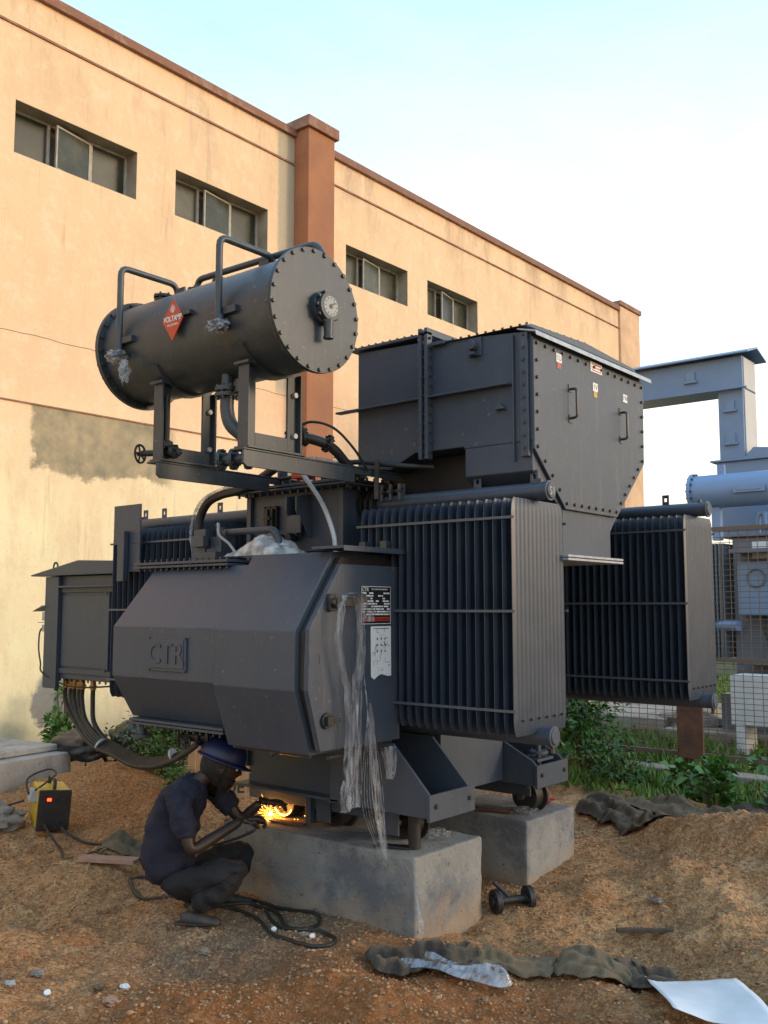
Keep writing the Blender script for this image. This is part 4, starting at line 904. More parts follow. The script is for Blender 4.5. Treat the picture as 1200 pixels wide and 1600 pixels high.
for x, z in ((-6.17,1.715),(-6.19,1.15),(-5.6,1.17),(-5.6,1.69)): bb.bolt((x,3.845,z),(0,-1,0),.012,.01)
for i in range(12): bb.bolt((-6.3+i*.07,3.9,1.085),(0,0,-1),.008,.016)
build(bb, 'bolts', 'bolt', lv, kind='stuff')
ey = [Vector((-6.27+.028*math.cos(a),3.86,1.885+.036*math.sin(a))) for a in np.linspace(0,6.2832,15)]
build(MB().tube(ey,.007,6,smooth=False,caps=False).cyl((-6.27,3.86,1.83),(-6.27,3.86,1.853),.012,n=8), 'eye_bolt', 'dark', lv)
mb = MB().box(-6.38,-6.34,3.83,3.88,1.50,1.56).box(-6.38,-6.34,3.83,3.88,1.42,1.47).prism([(-6.47,1.565),(-6.34,1.61),(-6.34,1.60)],3.80,3.92,'y').box(-6.42,-6.34,3.82,3.9,1.483,1.489); build(mb, 'terminal_clips', 'rim', lv, .002)
build(MB().tube([(-6.35,3.84,1.46),(-6.40,3.83,1.42),(-6.41,3.83,1.30),(-6.38,3.83,1.2),(-6.32,3.82,1.12),(-6.0,3.86,1.04),(-5.5,3.9,1.07)],.006,6), 'thin_cable', 'black', lv)
ax_ = [-6.20,-6.13,-6.09,-6.03,-5.99,-5.86]
for i, x in enumerate(ax_):
    build(MB().cyl((x,3.93,1.09),(x,3.93,1.02),.020,n=12).cyl((x,3.93,1.05),(x,3.93,1.038),.027,n=8), 'cable_gland', 'brass', lv)
    k = i-2.5; dy = k*.012
    build(MB().tube([(x,3.93,1.04),(x,3.93,.93),(x*.72-5.76*.28+.01,3.92,.80),(-5.74+k*.018,3.9+dy,.68+.006*k),(-5.50,3.88+dy,.64+.008*k),(-5.25,3.86+dy,.60+.008*k),(-5.02,3.86+dy,.615+.008*k),(-4.85,3.88+dy,.67+.008*k),(-4.72,3.92+dy,.75+.008*k),(-4.64,4.0,.85),(-4.5,4.15,.92),(-4.3,4.3,.95)], .0165, 8), 'power_cable', 'rubber', TR)
build(MB().cyl((-5.70,3.89,.668),(-5.688,3.893,.660),.050,n=16), 'cable_tie', 'rim', TR); build(MB().cyl((-4.905,3.88,.665),(-4.893,3.885,.671),.050,n=16), 'cable_tie', 'rim', TR)
# upright grey plate beside the left radiator
build(MB().box(-5.50+.22,-5.22+.22,3.66,3.672,2.0,2.25).box(-5.44+.22,-5.22+.22,3.66,3.672,1.82,2.0).box(-5.40+.22,-5.33+.22,3.62,3.655,1.76,2.08), 'cover_strip', 'paint', TR, .003)
# small valve under the compartment with its hand wheel
mb = MB().cyl((-3.98,3.30,.97),(-3.98,3.30,.90),.02).cyl((-4.02,3.27,.925),(-3.88,3.33,.925),.026,n=14).flange((-3.95,3.30,.925),(.14,.06,0),.045,.008,6,.006).flange((-3.90,3.325,.925),(.14,.06,0),.045,.008,6,.006).wheel((-4.05,3.262,.925),(.14,.06,0),.042,.006).wheel((-3.99,3.24,.90),(0,-1,.2),.03,.006)
build(mb, 'hand_valve', 'dark', TR)

# ------------------------------------------------------------------ skinned figures
def skin(name, pts, edges, m, parent=None, sub=2, root_i=0, smooth=True, **kw):
    """one continuous surface grown over a skeleton: pts = [(x,y,z,r) or (x,y,z,rx,ry)]"""
    c = Vector(pts[root_i][:3])
    me = bpy.data.meshes.new(name); me.from_pydata([Vector(p[:3])-c for p in pts], edges, [])
    me.materials.append(M[m] if isinstance(m, str) else m)
    o = link(bpy.data.objects.new(name, me)); setparent(o, c, parent)
    md = o.modifiers.new('skin', 'SKIN'); md.use_smooth_shade = True; md.branch_smoothing = .6
    sv = me.skin_vertices[0].data
    for i, p in enumerate(pts): sv[i].radius = (p[3], p[4] if len(p) > 4 else p[3]); sv[i].use_root = (i == root_i)
    s = o.modifiers.new('sub', 'SUBSURF'); s.levels = sub; s.render_levels = sub
    for k, v in kw.items(): o[k] = v
    return o
UU = Vector((.7727,.6348,0)); WW = Vector((-.6348,.7727,0)); PB = Vector((-3.97, 3.27, .01))
PB.z = gh(PB.x, PB.y)-.018
def L(u, w_, z): return PB+UU*u+WW*w_+Vector((0,0,z))
per = root('person', tuple(PB), 'welder in navy shirt and blue helmet squatting beside the near plinth', 'person')
def J(u, w_, z, *r): p = L(u, w_, z); return (p.x, p.y, p.z, *r)
# joints: camera-right u, away w, up z
J_hip = (-.085, .02, .165); J_kn = (.285,-.10,.285); J_kf = (.255,.20,.30); J_an = (.02,-.13,.065); J_af = (.13,.19,.065)
J_sn = (-.035,-.155,.635); J_sf = (.065,.17,.645); J_en = (.035,-.20,.375); J_ef = (.225,.20,.445); J_wn = (.265,-.03,.495); J_wf = (.335,.17,.545)
body = [J(*J_hip,.07,.085), J(-.115,.01,.27,.065,.08), J(-.10,0,.40,.07,.085), J(-.065,0,.54,.07,.085), J(-.005,.005,.655,.05,.055), J(.055,.01,.705,.048), J(.095,.01,.725,.055),
  J(*J_sn,.040), J(*J_en,.036), J(*J_wn,.024), J(*J_sf,.040), J(*J_ef,.037), J(*J_wf,.024),
  J(-.06,-.09,.16,.055), J(.12,-.14,.24,.05), J(*J_kn,.042), J(.15,-.14,.165,.036), J(*J_an,.032),
  J(-.05,.11,.16,.055), J(.12,.19,.24,.05), J(*J_kf,.042), J(.19,.2,.17,.036), J(*J_af,.032)]
be = [(0,1),(1,2),(2,3),(3,4),(4,5),(5,6),(4,7),(7,8),(8,9),(4,10),(10,11),(11,12),(0,13),(13,14),(14,15),(15,16),(16,17),(0,18),(18,19),(19,20),(20,21),(21,22)]
skin('body', body, be, 'skin', per)
def lim(a, b_, t): return tuple(a[i]+(b_[i]-a[i])*t for i in range(3))
sh_end_n = lim(J_sn, J_en, .80); sh_end_f = lim(J_sf, J_ef, .80)
shirt = [J(-.095,.015,.165,.128,.155), J(-.128,.01,.31,.112,.145), J(-.105,0,.42,.118,.15), J(-.075,0,.55,.122,.16), J(-.01,.005,.650,.088,.11), J(.04,.01,.695,.058),
  J(*J_sn,.073), J(*lim(J_sn,J_en,.5),.062), J(*sh_end_n,.058), J(*J_sf,.073), J(*lim(J_sf,J_ef,.5),.062), J(*sh_end_f,.056)]
so = skin('shirt', shirt, [(0,1),(1,2),(2,3),(3,4),(4,5),(4,6),(6,7),(7,8),(4,9),(9,10),(10,11)], 'shirt', per, 3)
def wrinkle(o, amp, size):
    t = bpy.data.textures.new('folds', 'CLOUDS'); t.noise_scale = size; t.noise_depth = 3
    d = o.modifiers.new('folds', 'DISPLACE'); d.texture = t; d.strength = amp; d.mid_level = .5
wrinkle(so, .045, .06)
tr = [J(-.085,.02,.165,.125,.15), J(-.10,.015,.25,.115,.14), J(-.02,-.10,.175,.108), J(.13,-.145,.250,.095), J(*J_kn,.078), J(.16,-.145,.175,.070), J(.045,-.133,.10,.062),
  J(-.01,.12,.175,.105), J(.12,.19,.250,.092), J(*J_kf,.075), J(.2,.2,.17,.062), J(.15,.19,.10,.052)]
to = skin('trousers', tr, [(0,1),(0,2),(2,3),(3,4),(4,5),(5,6),(0,7),(7,8),(8,9),(9,10),(10,11)], 'trouser', per, 3); wrinkle(to, .045, .06)
for an, wo in ((J_an,-.01), (J_af, .0)):
    u, w_, z = an
    sp = [J(u-.045,w_+wo,.045,.036,.034), J(u+.02,w_+wo,.048,.040,.036), J(u+.10,w_+wo-.005,.034,.042,.024), J(u+.165,w_+wo-.01,.026,.034,.018)]
    skin('shoe', sp, [(0,1),(1,2),(2,3)], 'shoe', per)
    skin('shoe_sole', [J(u-.075,w_+wo,.022,.030,.010), J(u+.05,w_+wo,.022,.042,.010), J(u+.17,w_+wo-.01,.018,.034,.009)], [(0,1),(1,2)], 'rubber', per, 1)
# hands: palm plus four fingers and a thumb, curled round what they hold
def hand(wr, dirv, downv, side, hold=.8):
    """wr wrist (u,w,z); dirv finger direction; downv curl direction; side = thumb side"""
    d = Vector(dirv).normalized(); c = Vector(downv).normalized(); s = d.cross(c).normalized()*side
    P = [Vector(wr), Vector(wr)+d*.045, Vector(wr)+d*.075]; pts = [(*P[0],.024,.020), (*P[1],.034,.018), (*P[2],.036,.016)]; ed = [(0,1),(1,2)]
    def add(p, r, k): pts.append((*p, r)); ed.append((k, len(pts)-1)); return len(pts)-1
    for i, (off, ln) in enumerate(((.028,.072),(.010,.080),(-.009,.075),(-.026,.060))):
        b_ = P[2]+s*off; k = add(b_+d*.012, .0098, 2); a = 0; q = b_+d*.012
        for j, (sg, an_) in enumerate(((.42,28),(.33,62),(.25,50))):
            a += R(an_*hold); q = q+(d*math.cos(a)+c*math.sin(a))*ln*sg; k = add(q, .0088-.0012*j, k)
    k = add(P[0]+d*.018+s*.028, .013, 0); q = P[0]+d*.045+s*.048+c*.010; k = add(q, .0105, k); q = q+(d*.7+c*.6-s*.1).normalized()*.03; k = add(q, .0095, k); q = q+(d*.5+c*.6-s*.5).normalized()*.022; add(q, .008, k)
    W_ = [(*(PB+UU*p[0]+WW*p[1]+Vector((0,0,p[2]))), *p[3:]) for p in pts]
    return skin('hand', W_, ed, 'skin', per, 2)
hand(J_wn, (.95,.30,.05), (.05,.1,-1), -1, .95)
hand(J_wf, (.9,.2,-.05), (0,.2,-1), 1, .6)
# head
HC = L(.145,.01,.765); hr = .092
fw = (UU*.90+WW*.20+Vector((0,0,-.36))).normalized(); sd_ = fw.cross(Vector((0,0,1))).normalized(); up_ = sd_.cross(fw)
def Hd(f, s, u): return HC+fw*f+sd_*s+up_*u
import bmesh
bm = bmesh.new(); bmesh.ops.create_uvsphere(bm, u_segments=40, v_segments=28, radius=1)
mb = MB()
for v in bm.verts:
    p = v.co; f, s, u = p.x*.098, p.y*.076, p.z*.112
    if p.z < 0: s *= 1-.30*(-p.z)**1.3; f *= 1-.12*(-p.z); f += .022*(-p.z) if p.x > 0 else .02*(-p.z)
    if p.x > .5:
        nz_ = math.exp(-(p.y/.20)**2)*math.exp(-((p.z+.10)/.20)**2); f += .024*nz_          # nose
        f -= .012*(math.exp(-((abs(p.y)-.36)/.18)**2)*math.exp(-((p.z-.08)/.14)**2))          # eye sockets
        f += .008*math.exp(-(p.y/.3)**2)*math.exp(-((p.z+.42)/.07)**2)+.007*math.exp(-(p.y/.3)**2)*math.exp(-((p.z+.54)/.06)**2)  # lips
        f += .010*math.exp(-(p.y/.25)**2)*math.exp(-((p.z+.82)/.14)**2)                       # chin
        f += .006*math.exp(-((p.z-.26)/.10)**2)                                               # brow
    mb.v.append(tuple(Hd(f, s, u)))
mb.f = [tuple(v.index for v in f.verts) for f in bm.faces]; bm.free()
hd_o = build(mb, 'head', 'skin', per, smooth=80)
for sg in (-1, 1):
    build(MB().cyl(Hd(.076,sg*.030,.009), Hd(.090,sg*.030,.009), .012, .007, 14), 'eye', 'white', hd_o); build(MB().cyl(Hd(.089,sg*.030,.009), Hd(.0915,sg*.030,.009), .005, n=10), 'pupil', 'black', hd_o)
    ep = [Hd(-.002+.018*math.cos(a), sg*(.074+.006*math.sin(a)), -.005+.030*math.sin(a)) for a in np.linspace(0,6.2832,13)]
    build(MB().tube(ep, .006, 6, smooth=False, caps=False).cyl(Hd(-.002,sg*.070,-.005),Hd(-.002,sg*.077,-.005),.017,n=10), 'ear', 'skin', hd_o)
# short hair and beard under the helmet
mb = MB(); N1, N2 = 26, 10
for j in range(N2+1):
    for i in range(N1+1):
        a = R(75)+R(210)*i/N1; u = .05-.115*j/N2; r_ = 1.06+.03*mnoise.noise(Vector((i*.6,j*.6,3))); rr = math.sqrt(max(.05,1-(u/.118)**2))
        mb.v.append(tuple(Hd(math.cos(a)*.100*r_*rr, math.sin(a)*.078*r_*rr*(1-.12*j/N2), u)))
for j in range(N2):
    for i in range(N1): k = j*(N1+1)+i; mb.f.append((k,k+1,k+N1+2,k+N1+1))
build(mb, 'hair', 'hair', per, smooth=80)
mb = MB()
for j in range(7):
    for i in range(17):
        a = R(-80)+R(160)*i/16; u = -.050-.068*j/6; rr = 1-.30*(j/6)**2
        mb.v.append(tuple(Hd(.012+math.cos(a)*.092*rr*1.03, math.sin(a)*.066*rr, u)))
for j in range(6):
    for i in range(16): k = j*17+i; mb.f.append((k,k+1,k+18,k+17))
build(mb, 'beard', 'hair', per, smooth=80)
mb = MB(); N1, N2 = 40, 12
for j in range(N2+1):
    t = j/N2*math.pi/2; 
    for i in range(N1):
        a = 2*math.pi*i/N1; r_ = math.cos(t)**.75; ridge = .006*math.exp(-(math.sin(a)/.22)**2)*math.sin(t)
        mb.v.append(tuple(Hd(-.006+math.cos(a)*.124*r_, math.sin(a)*.102*r_, .032+.112*math.sin(t)+ridge)))
for j in range(N2):
    for i in range(N1): mb.f.append((j*N1+i, j*N1+(i+1)%N1, (j+1)*N1+(i+1)%N1, (j+1)*N1+i))
hb = len(mb.v)
hel = build(mb, 'helmet', 'helmet', per, smooth=60); sm_ = hel.modifiers.new('thick', 'SOLIDIFY'); sm_.thickness = .003
mb = MB()
for j in range(2):
    for i in range(N1):
        a = 2*math.pi*i/N1; ex = (.012+.034*max(0,math.cos(a))**2)*j; mb.v.append(tuple(Hd(-.006+math.cos(a)*(.123+ex), math.sin(a)*(.101+ex*.8), .034-.010*j)))
for i in range(N1): mb.f.append((i,(i+1)%N1,(i+1)%N1+N1,i+N1))
hb = build(mb, 'helmet_brim', 'helmet', per, smooth=60); sm_ = hb.modifiers.new('thick', 'SOLIDIFY'); sm_.thickness = .004

# electrode holder in the near hand, its rod reaching the wheel
tipw = Vector((-4.03, 3.89, .430))
g0 = L(.335,.00,.475); dr = (tipw-g0).normalized()
eh = root('electrode_holder', tuple(g0), 'yellow welding electrode holder in the welder\'s near hand', 'welding tool')
build(MB().cyl(g0-dr*.09, g0+dr*.04, .015, .013, 12), 'handle', 'black', eh)
build(MB().cyl(g0+dr*.04, g0+dr*.13, .019, .015, 12), 'insulated_jaw', 'glove', eh, .002)
build(MB().cyl(g0+dr*.13, tipw-dr*.01, .0025, n=6), 'electrode', 'bolt', eh)
# the arc: a white-hot bead with its own lamp and flying sparks, their streaks also standing in for its star-shaped glare
arc = root('welding_arc', tuple(tipw), 'bright orange welding arc and sparks at the small wheel on the near plinth', 'welding sparks')
bm = bmesh.new(); bmesh.ops.create_icosphere(bm, subdivisions=2, radius=.011); mb = MB().add([tuple(v.co+tipw) for v in bm.verts], [tuple(v.index for v in f.verts) for f in bm.faces]); bm.free()
build(mb, 'molten_bead', 'arc', arc)
mb = MB(); rs = random.Random(5)
for i in range(150):
    d = Vector((rs.gauss(0,1), rs.gauss(0,1), rs.gauss(.1,.9))).normalized(); a = rs.random()**1.6*.085+.004; ln = rs.uniform(.006,.045); p = tipw+d*a
    if p.z < .405: continue
    mb.cyl(p, p+d*ln, rs.uniform(.0006,.0013), .0003, 4)
for i in range(22):
    p = tipw+Vector((rs.uniform(-.10,.16), rs.uniform(-.08,.12), rs.uniform(-.03,.05))); p.z = max(p.z,.404); mb.cyl(p, p+Vector((.002,.002,.003)), .0022, n=5)
build(mb, 'sparks', 'spark', arc, kind='stuff')
ld = bpy.data.lights.new('arc_light', 'POINT'); lo = link(bpy.data.objects.new('arc_light', ld)); ld.energy = .55; ld.color = (1,.36,.06); ld.shadow_soft_size = .012; lo.parent = arc; lo.location = (.0,-.022,.02)
# red-hot rim of the wheel being welded
pts = [Vector((-4.0+.078*math.cos(a), 3.957, .492+.078*math.sin(a))) for a in np.linspace(R(170),R(330),16)]
build(MB().tube(pts, .004, 6, smooth=False), 'glowing_seam', emis('hot_steel', (1,.25,.04), 9), arc)

# ------------------------------------------------------------------ things on the site
def gz(x, y, d=0): return gh(x, y)+d
# welding machine on the left mound
wx, wy = -6.29, 3.88; wz = gh(wx, wy, False)+.02
T = Matrix.Translation((wx, wy, wz)) @ Matrix.Rotation(R(66), 4, 'Z') @ Matrix.Rotation(R(4), 4, 'Y')
wm = root('welding_machine', (wx, wy, wz), 'yellow and black inverter welding machine standing on the soil mound', 'welding machine')
Lx, Ly, Lz = .105, .20, .265
build(MB().box(-Lx,Lx,-Ly+.02,Ly,0,Lz).xf(T), 'case', 'yellow', wm, .006)
build(MB().box(-Lx-.004,Lx+.004,-Ly-.012,-Ly+.02,-.004,Lz+.006).xf(T), 'front_panel', 'black', wm, .006)
build(MB().box(-Lx+.006,-Lx+.024,-.10,.10,.02,.06).xf(T), 'side_strip', 'black', wm, .002)
mb = MB()
for i in range(6): mb.box(-.07,.08,-Ly-.016,-Ly-.012,.075+i*.014,.081+i*.014)
build(mb.xf(T), 'vent_slats', 'dark', wm, kind='stuff')
build(MB().box(-.065,-.015,-Ly-.015,-Ly-.012,.19,.225).xf(T), 'display_window', mat('dark_red_window', (.12,.01,.01), .2), wm)
t = text('88', .030, (0,0,0), (1,0,0), (0,0,1), .0008, 'led', wm, 'display_digits'); t.data.transform(T @ Matrix.Translation((-.040,-Ly-.017,.207))); setparent(t, Vector((0,0,0)), wm)
build(MB().cyl((.052,-Ly-.012,.208),(.052,-Ly-.034,.208),.017,n=16).xf(T), 'knob', 'dark', wm, .002)
for x in (-.05,.05): build(MB().cyl((x,-Ly-.012,.038),(x,-Ly-.05,.034),.019,n=14).cyl((x,-Ly-.05,.034),(x,-Ly-.085,.026),.016,.013,12).xf(T), 'cable_plug', 'black', wm, .002)
build(MB().pipe([(0,-.13,Lz),(0,-.13,Lz+.06),(0,.13,Lz+.06),(0,.13,Lz)], .013, .03).xf(T), 'carry_handle', 'black', wm)
build(MB().box(-Lx-.085,-Lx-.006,-.07,.06,.135,.215).xf(T @ Matrix.Rotation(R(12),4,'Y')), 'junction_box', 'rim', wm, .006)
def wp(x, y, z): return T @ Vector((x, y, z))
def cable(name, pts, r, lab, m='rubber', grp=None, cat='cable', n=8):
    Q = [Vector(p) if len(p) == 3 else Vector((p[0], p[1], -9)) for p in pts]; P = []
    for i in range(len(Q)-1):
        a, b__, c, d = Q[max(i-1,0)], Q[i], Q[i+1], Q[min(i+2,len(Q)-1)]
        zs = [q.z if q.z > -8 else gh(q.x,q.y)+r*.8 for q in (a,b__,c,d)]
        for k in range(7 if i < len(Q)-2 else 8):
            t = k/7; f = lambda A,B,C_,D: .5*((2*B)+(C_-A)*t+(2*A-5*B+4*C_-D)*t*t+(3*B-A-3*C_+D)*t**3)
            x = f(a.x,b__.x,c.x,d.x); y = f(a.y,b__.y,c.y,d.y); g_ = gh(x,y)+r*.8
            P.append((x, y, g_ if (b__.z < -8 and c.z < -8) else max(g_, f(*zs))))
    # rest on the high points only, as a stiff cable does
    for _ in range(3): P = [P[0]]+[(P[i][0],P[i][1],max(P[i][2],(P[i-1][2]+P[i+1][2])/2)) for i in range(1,len(P)-1)]+[P[-1]]
    return build(MB().tube(P, r, n, smooth=False), name, m, None, label=lab, cat=cat, group=grp)
a, b_ = wp(-.05,-Ly-.085,.026), wp(.05,-Ly-.085,.026)
cable('welding_cable', [tuple(b_), (-5.82,3.86), (-5.45,3.82), (-5.2,3.80), (-4.95,3.78), (-4.75,3.68), (-4.6,3.60), (-4.4,3.5)], .010, 'black welding cable running from the yellow machine to behind the welder')
cable('earth_cable', [tuple(a), (-5.84,3.70), (-5.55,3.55), (-5.35,3.58), (-5.15,3.66)], .008, 'thin black earth cable sagging from the yellow machine towards the burlap')
cable('power_lead', [tuple(wp(-Lx-.05,-.0,.21)), tuple(wp(-Lx-.05,.1,Lz+.04)), tuple(wp(-.02,.12,Lz+.10)), tuple(wp(.02,.0,Lz+.09)), tuple(wp(-.04,-.08,Lz+.05)), tuple(wp(-Lx-.03,-.05,.23))], .007, 'black lead looped over the top of the welding machine')
cable('supply_cable', [tuple(wp(-Lx-.08,-.02,.17)), tuple(wp(-Lx-.15,.12,.12)), tuple(wp(-Lx-.22,.3,.05)), (-6.95,3.52), (-7.2,3.4)], .007, 'black supply cable leading from the welding machine out to the left')
# coils of cable round the welder's feet
cable('welding_cable_coil', [(-4.10,3.49),(-4.23,3.37),(-4.39,3.34),(-4.59,3.38),(-4.78,3.49),(-4.79,3.58),(-4.64,3.62),(-4.50,3.60)], .010, 'black welding cable bent back on itself behind the welder\'s heels')
cable('cable_loop', [(-4.15,3.36),(-4.03,3.48),(-3.98,3.60),(-3.88,3.66),(-3.72,3.69),(-3.59,3.70),(-3.45,3.67),(-3.36,3.57),(-3.35,3.46),(-3.47,3.47),(-3.61,3.56),(-3.74,3.60),(-3.85,3.57),(-3.90,3.48),(-3.93,3.38),(-4.05,3.30)], .010, 'black cable looped on the ground against the foot of the near plinth')
cable('cable_loop', [(-3.95,3.36),(-3.81,3.45),(-3.65,3.45),(-3.44,3.34),(-3.30,3.31),(-3.16,3.31),(-3.09,3.37),(-3.15,3.47),(-3.27,3.51),(-3.38,3.46),(-3.49,3.45),(-3.62,3.50),(-3.72,3.56)], .009, 'black cable loop nearest the front, with the white washer on it')
cable('holder_lead', [tuple(g0-dr*.09), tuple(g0-dr*.14+Vector((0,0,-.03))), tuple(L(.12,.10,.34)), tuple(L(.02,.32,.28)), tuple(L(-.1,.45,.1)), (-4.6,3.72), (-4.75,3.68)], .008, 'black lead hanging from the electrode holder behind the welder\'s arm')
# sealed washers lying among the cables
for i, (x, y, lab) in enumerate(((-3.26,3.43,'white washer lying inside the cable loop near the plinth'),(-3.50,3.41,'small white cap lying by the left end of the cable loop'),(-3.61,2.25,'white washer on bare soil at the lower left of the photo'))):
    build(MB().cyl((x,y,gz(x,y,.004)),(x+.004,y-.004,gz(x,y,.014)),.0135,n=18).cyl((x,y,gz(x,y,.015)),(x+.002,y-.002,gz(x,y,.017)),.006,n=12), 'washer', 'white', None, .001, label=lab, cat='washer', group='white washers on the soil')
# sawn plank
px_, py_ = -5.0, 3.50; zz_ = max(gh(px_+.13*a_,py_+.1*a_) for a_ in (-1,0,1))+.004
T = Matrix.Translation((px_,py_,zz_)) @ Matrix.Rotation(R(36),4,'Z') @ Matrix.Rotation(R(2),4,'Y')
build(MB().prism([(-.18,-.045),(.16,-.045),(.175,.01),(.165,.045),(-.175,.04)],0,.026,'z').xf(T), 'plank', 'plank', None, .003, label='short pinkish sawn plank lying on the soil left of the welder', cat='plank')

# cloths, sacks and sheets: crumpled drapes that follow the ground
def drape(name, spine, width, m, lab, cat, amp=.05, thick=.004, seed=1, group=None, nu=110, nv=34, lift=.012, sc_=9, end=.35):
    S = [Vector((p[0],p[1],0)) for p in spine]; cum = [0]
    for i in range(1,len(S)): cum.append(cum[-1]+(S[i]-S[i-1]).length)
    mb = MB(); so_ = Vector((seed*3.7, seed*1.3, seed*.7))
    for i in range(nu+1):
        t = cum[-1]*i/nu; k = 0
        while k < len(cum)-2 and cum[k+1] < t: k += 1
        q = (t-cum[k])/(cum[k+1]-cum[k]); p = S[k].lerp(S[k+1], q); d = (S[k+1]-S[k]).normalized(); nrm = Vector((-d.y,d.x,0))
        e = min(1, min(i, nu-i)/(nu*.12+.01)); wd = width*(end+(1-end)*e**.6)*(1+.35*mnoise.noise(Vector((t*3,seed,0))))
        for j in range(nv+1):
            s = (j/nv-.5)*wd; pt = p+nrm*(s+.07*mnoise.noise(Vector((t*(3 if m == 'filmsheet' else 8),seed*2,0)))+(0 if m == 'filmsheet' else .03)*mnoise.noise(Vector((t*25,s*4,seed))))+d*.06*mnoise.noise(Vector((s*9,t*2,seed)))
            ph = (j/nv)*6.283*2.4+3.2*mnoise.noise(Vector((t*3.1,j/nv*1.2,seed)))
            n1 = .5+.5*math.sin(ph); n2 = mnoise.noise(Vector((pt.x*sc_,pt.y*sc_,5))+so_); n3 = mnoise.noise(Vector((pt.x*sc_*3.1,pt.y*sc_*3.1,9))+so_)
            hump = .55+.75*mnoise.noise(Vector((t*5,seed,2)))+.3; ed = min(1, min(j,nv-j)/(nv*.25), min(i,nu-i)/(nu*.06)); hh = max(0, amp*(.55*n1**1.5+.45*n2+.16*n3)*hump+amp*.25)*(.12+.88*ed)
            mb.v.append((pt.x, pt.y, gh(pt.x,pt.y,False)+lift+hh+.012))
    for i in range(nu):
        for j in range(nv): k = i*(nv+1)+j; mb.f.append((k,k+1,k+nv+2,k+nv+1))
    o = build(mb, name, m, None, smooth=60, label=lab, cat=cat, group=group)
    sm = o.modifiers.new('thick','SOLIDIFY'); sm.thickness = thick
    return o
drape('cloth', [(-2.84,3.34),(-2.68,3.46),(-2.54,3.54),(-2.44,3.62)], .20, 'cloth', 'dark muddy cloth bunched on the soil before the near plinth', 'cloth', .10, seed=2)
drape('sack', [(-2.47,3.63),(-2.34,3.74),(-2.2,3.88)], .13, 'burlap', 'narrow olive strip of sacking between the dark cloth and the tan sack', 'sack', .05, seed=33, nu=60)
drape('sack', [(-2.20,3.92),(-2.05,3.95),(-1.92,3.99)], .26, 'burlap', 'tan burlap sack crumpled between the olive strip and the black rag', 'sack', .06, seed=4, nu=40)
drape('cloth', [(-2.02,4.08),(-1.90,4.10),(-1.74,4.10)], .22, 'cloth', 'black rag lying right of the tan sack', 'cloth', .07, seed=9, nu=40)
drape('plastic_sheet', [(-2.72,3.40),(-2.60,3.42),(-2.44,3.48),(-2.28,3.62)], .13, 'filmsheet', 'crumpled clear plastic sheet lying on the front edge of the dark cloth', 'plastic sheet', .05, .001, seed=6, lift=.03, sc_=12)
drape('sack', [(-5.42,3.72),(-5.26,3.80),(-5.10,3.92),(-4.92,4.0)], .26, 'burlap', 'burlap sack crumpled on the soil behind the welder\'s back', 'sack', .085, seed=11, nu=50)
drape('sack', [(-3.5,6.6),(-3.15,6.45),(-2.95,6.25),(-2.75,6.05),(-2.68,5.88)], .30, 'cloth', 'dark sack draped down the soil behind the far plinth', 'sack', .10, seed=14)
drape('sack', [(-3.6,7.1),(-3.2,7.0),(-2.9,6.9),(-2.6,6.85),(-2.3,6.8)], .34, 'burlap', 'weathered sack spread along the top of the soil heap', 'sack', .09, seed=17)
drape('cloth', [(-2.5,7.6),(-2.3,7.3),(-2.15,7.0)], .5, 'cloth', 'grey rag bundle under the bright green leaves at right', 'cloth', .12, seed=21, nu=50)
# white paper sheet, lower right, one corner curled up
def surf(name, org, ex, ey, nx_, ny_, hfun, m, lab, cat, thick=.0015, mask=None):
    mb = MB(); o_, x_e, y_e = Vector(org), Vector(ex), Vector(ey); cz_ = [max(gh(q.x,q.y,False), gh((q.x+o_.x)/2,(q.y+o_.y)/2,False)-.0) for q in (o_, o_+x_e, o_+y_e, o_+x_e+y_e)]
    for i in range(nx_+1):
        for j in range(ny_+1):
            u, v = i/nx_, j/ny_; p = Vector(org)+Vector(ex)*u+Vector(ey)*v; mb.v.append((p.x, p.y, cz_[0]*(1-u)*(1-v)+cz_[1]*u*(1-v)+cz_[2]*(1-u)*v+cz_[3]*u*v+.035+hfun(u,v)+.006*mnoise.noise(Vector((u*4,v*3,1)))))
    for i in range(nx_):
        for j in range(ny_):
            k = i*(ny_+1)+j; mb.f.append((k,k+ny_+1,k+ny_+2,k+1))
    o = build(mb, name, m, None, smooth=60, label=lab, cat=cat); s = o.modifiers.new('thick','SOLIDIFY'); s.thickness = thick; return o
surf('paper_sheet', (-1.86,4.04,0), (.36,.10,0), (.34,-.50,0), 16, 16, lambda u, v: .05*abs(u-.45)**1.5+.03*math.sin(v*3)*u+.02*v+.012*abs(math.sin(2.4*(u+v)))+(.05*max(0,.25-u-v)), 'offwhite', 'white paper sheet lying on the soil at the lower right', 'paper')
build(MB().cyl((-1.34,4.30,gh(-1.34,4.30)-.01),(-1.34,4.30,gh(-1.34,4.30)+.028),.055,.035,9), 'pale_stone', mat('pale_stone', (.42,.44,.40), .8, 0, (.33,.34,.31), 20), None, .012, label='pale smooth stone at the right edge beyond the white paper', cat='stone')
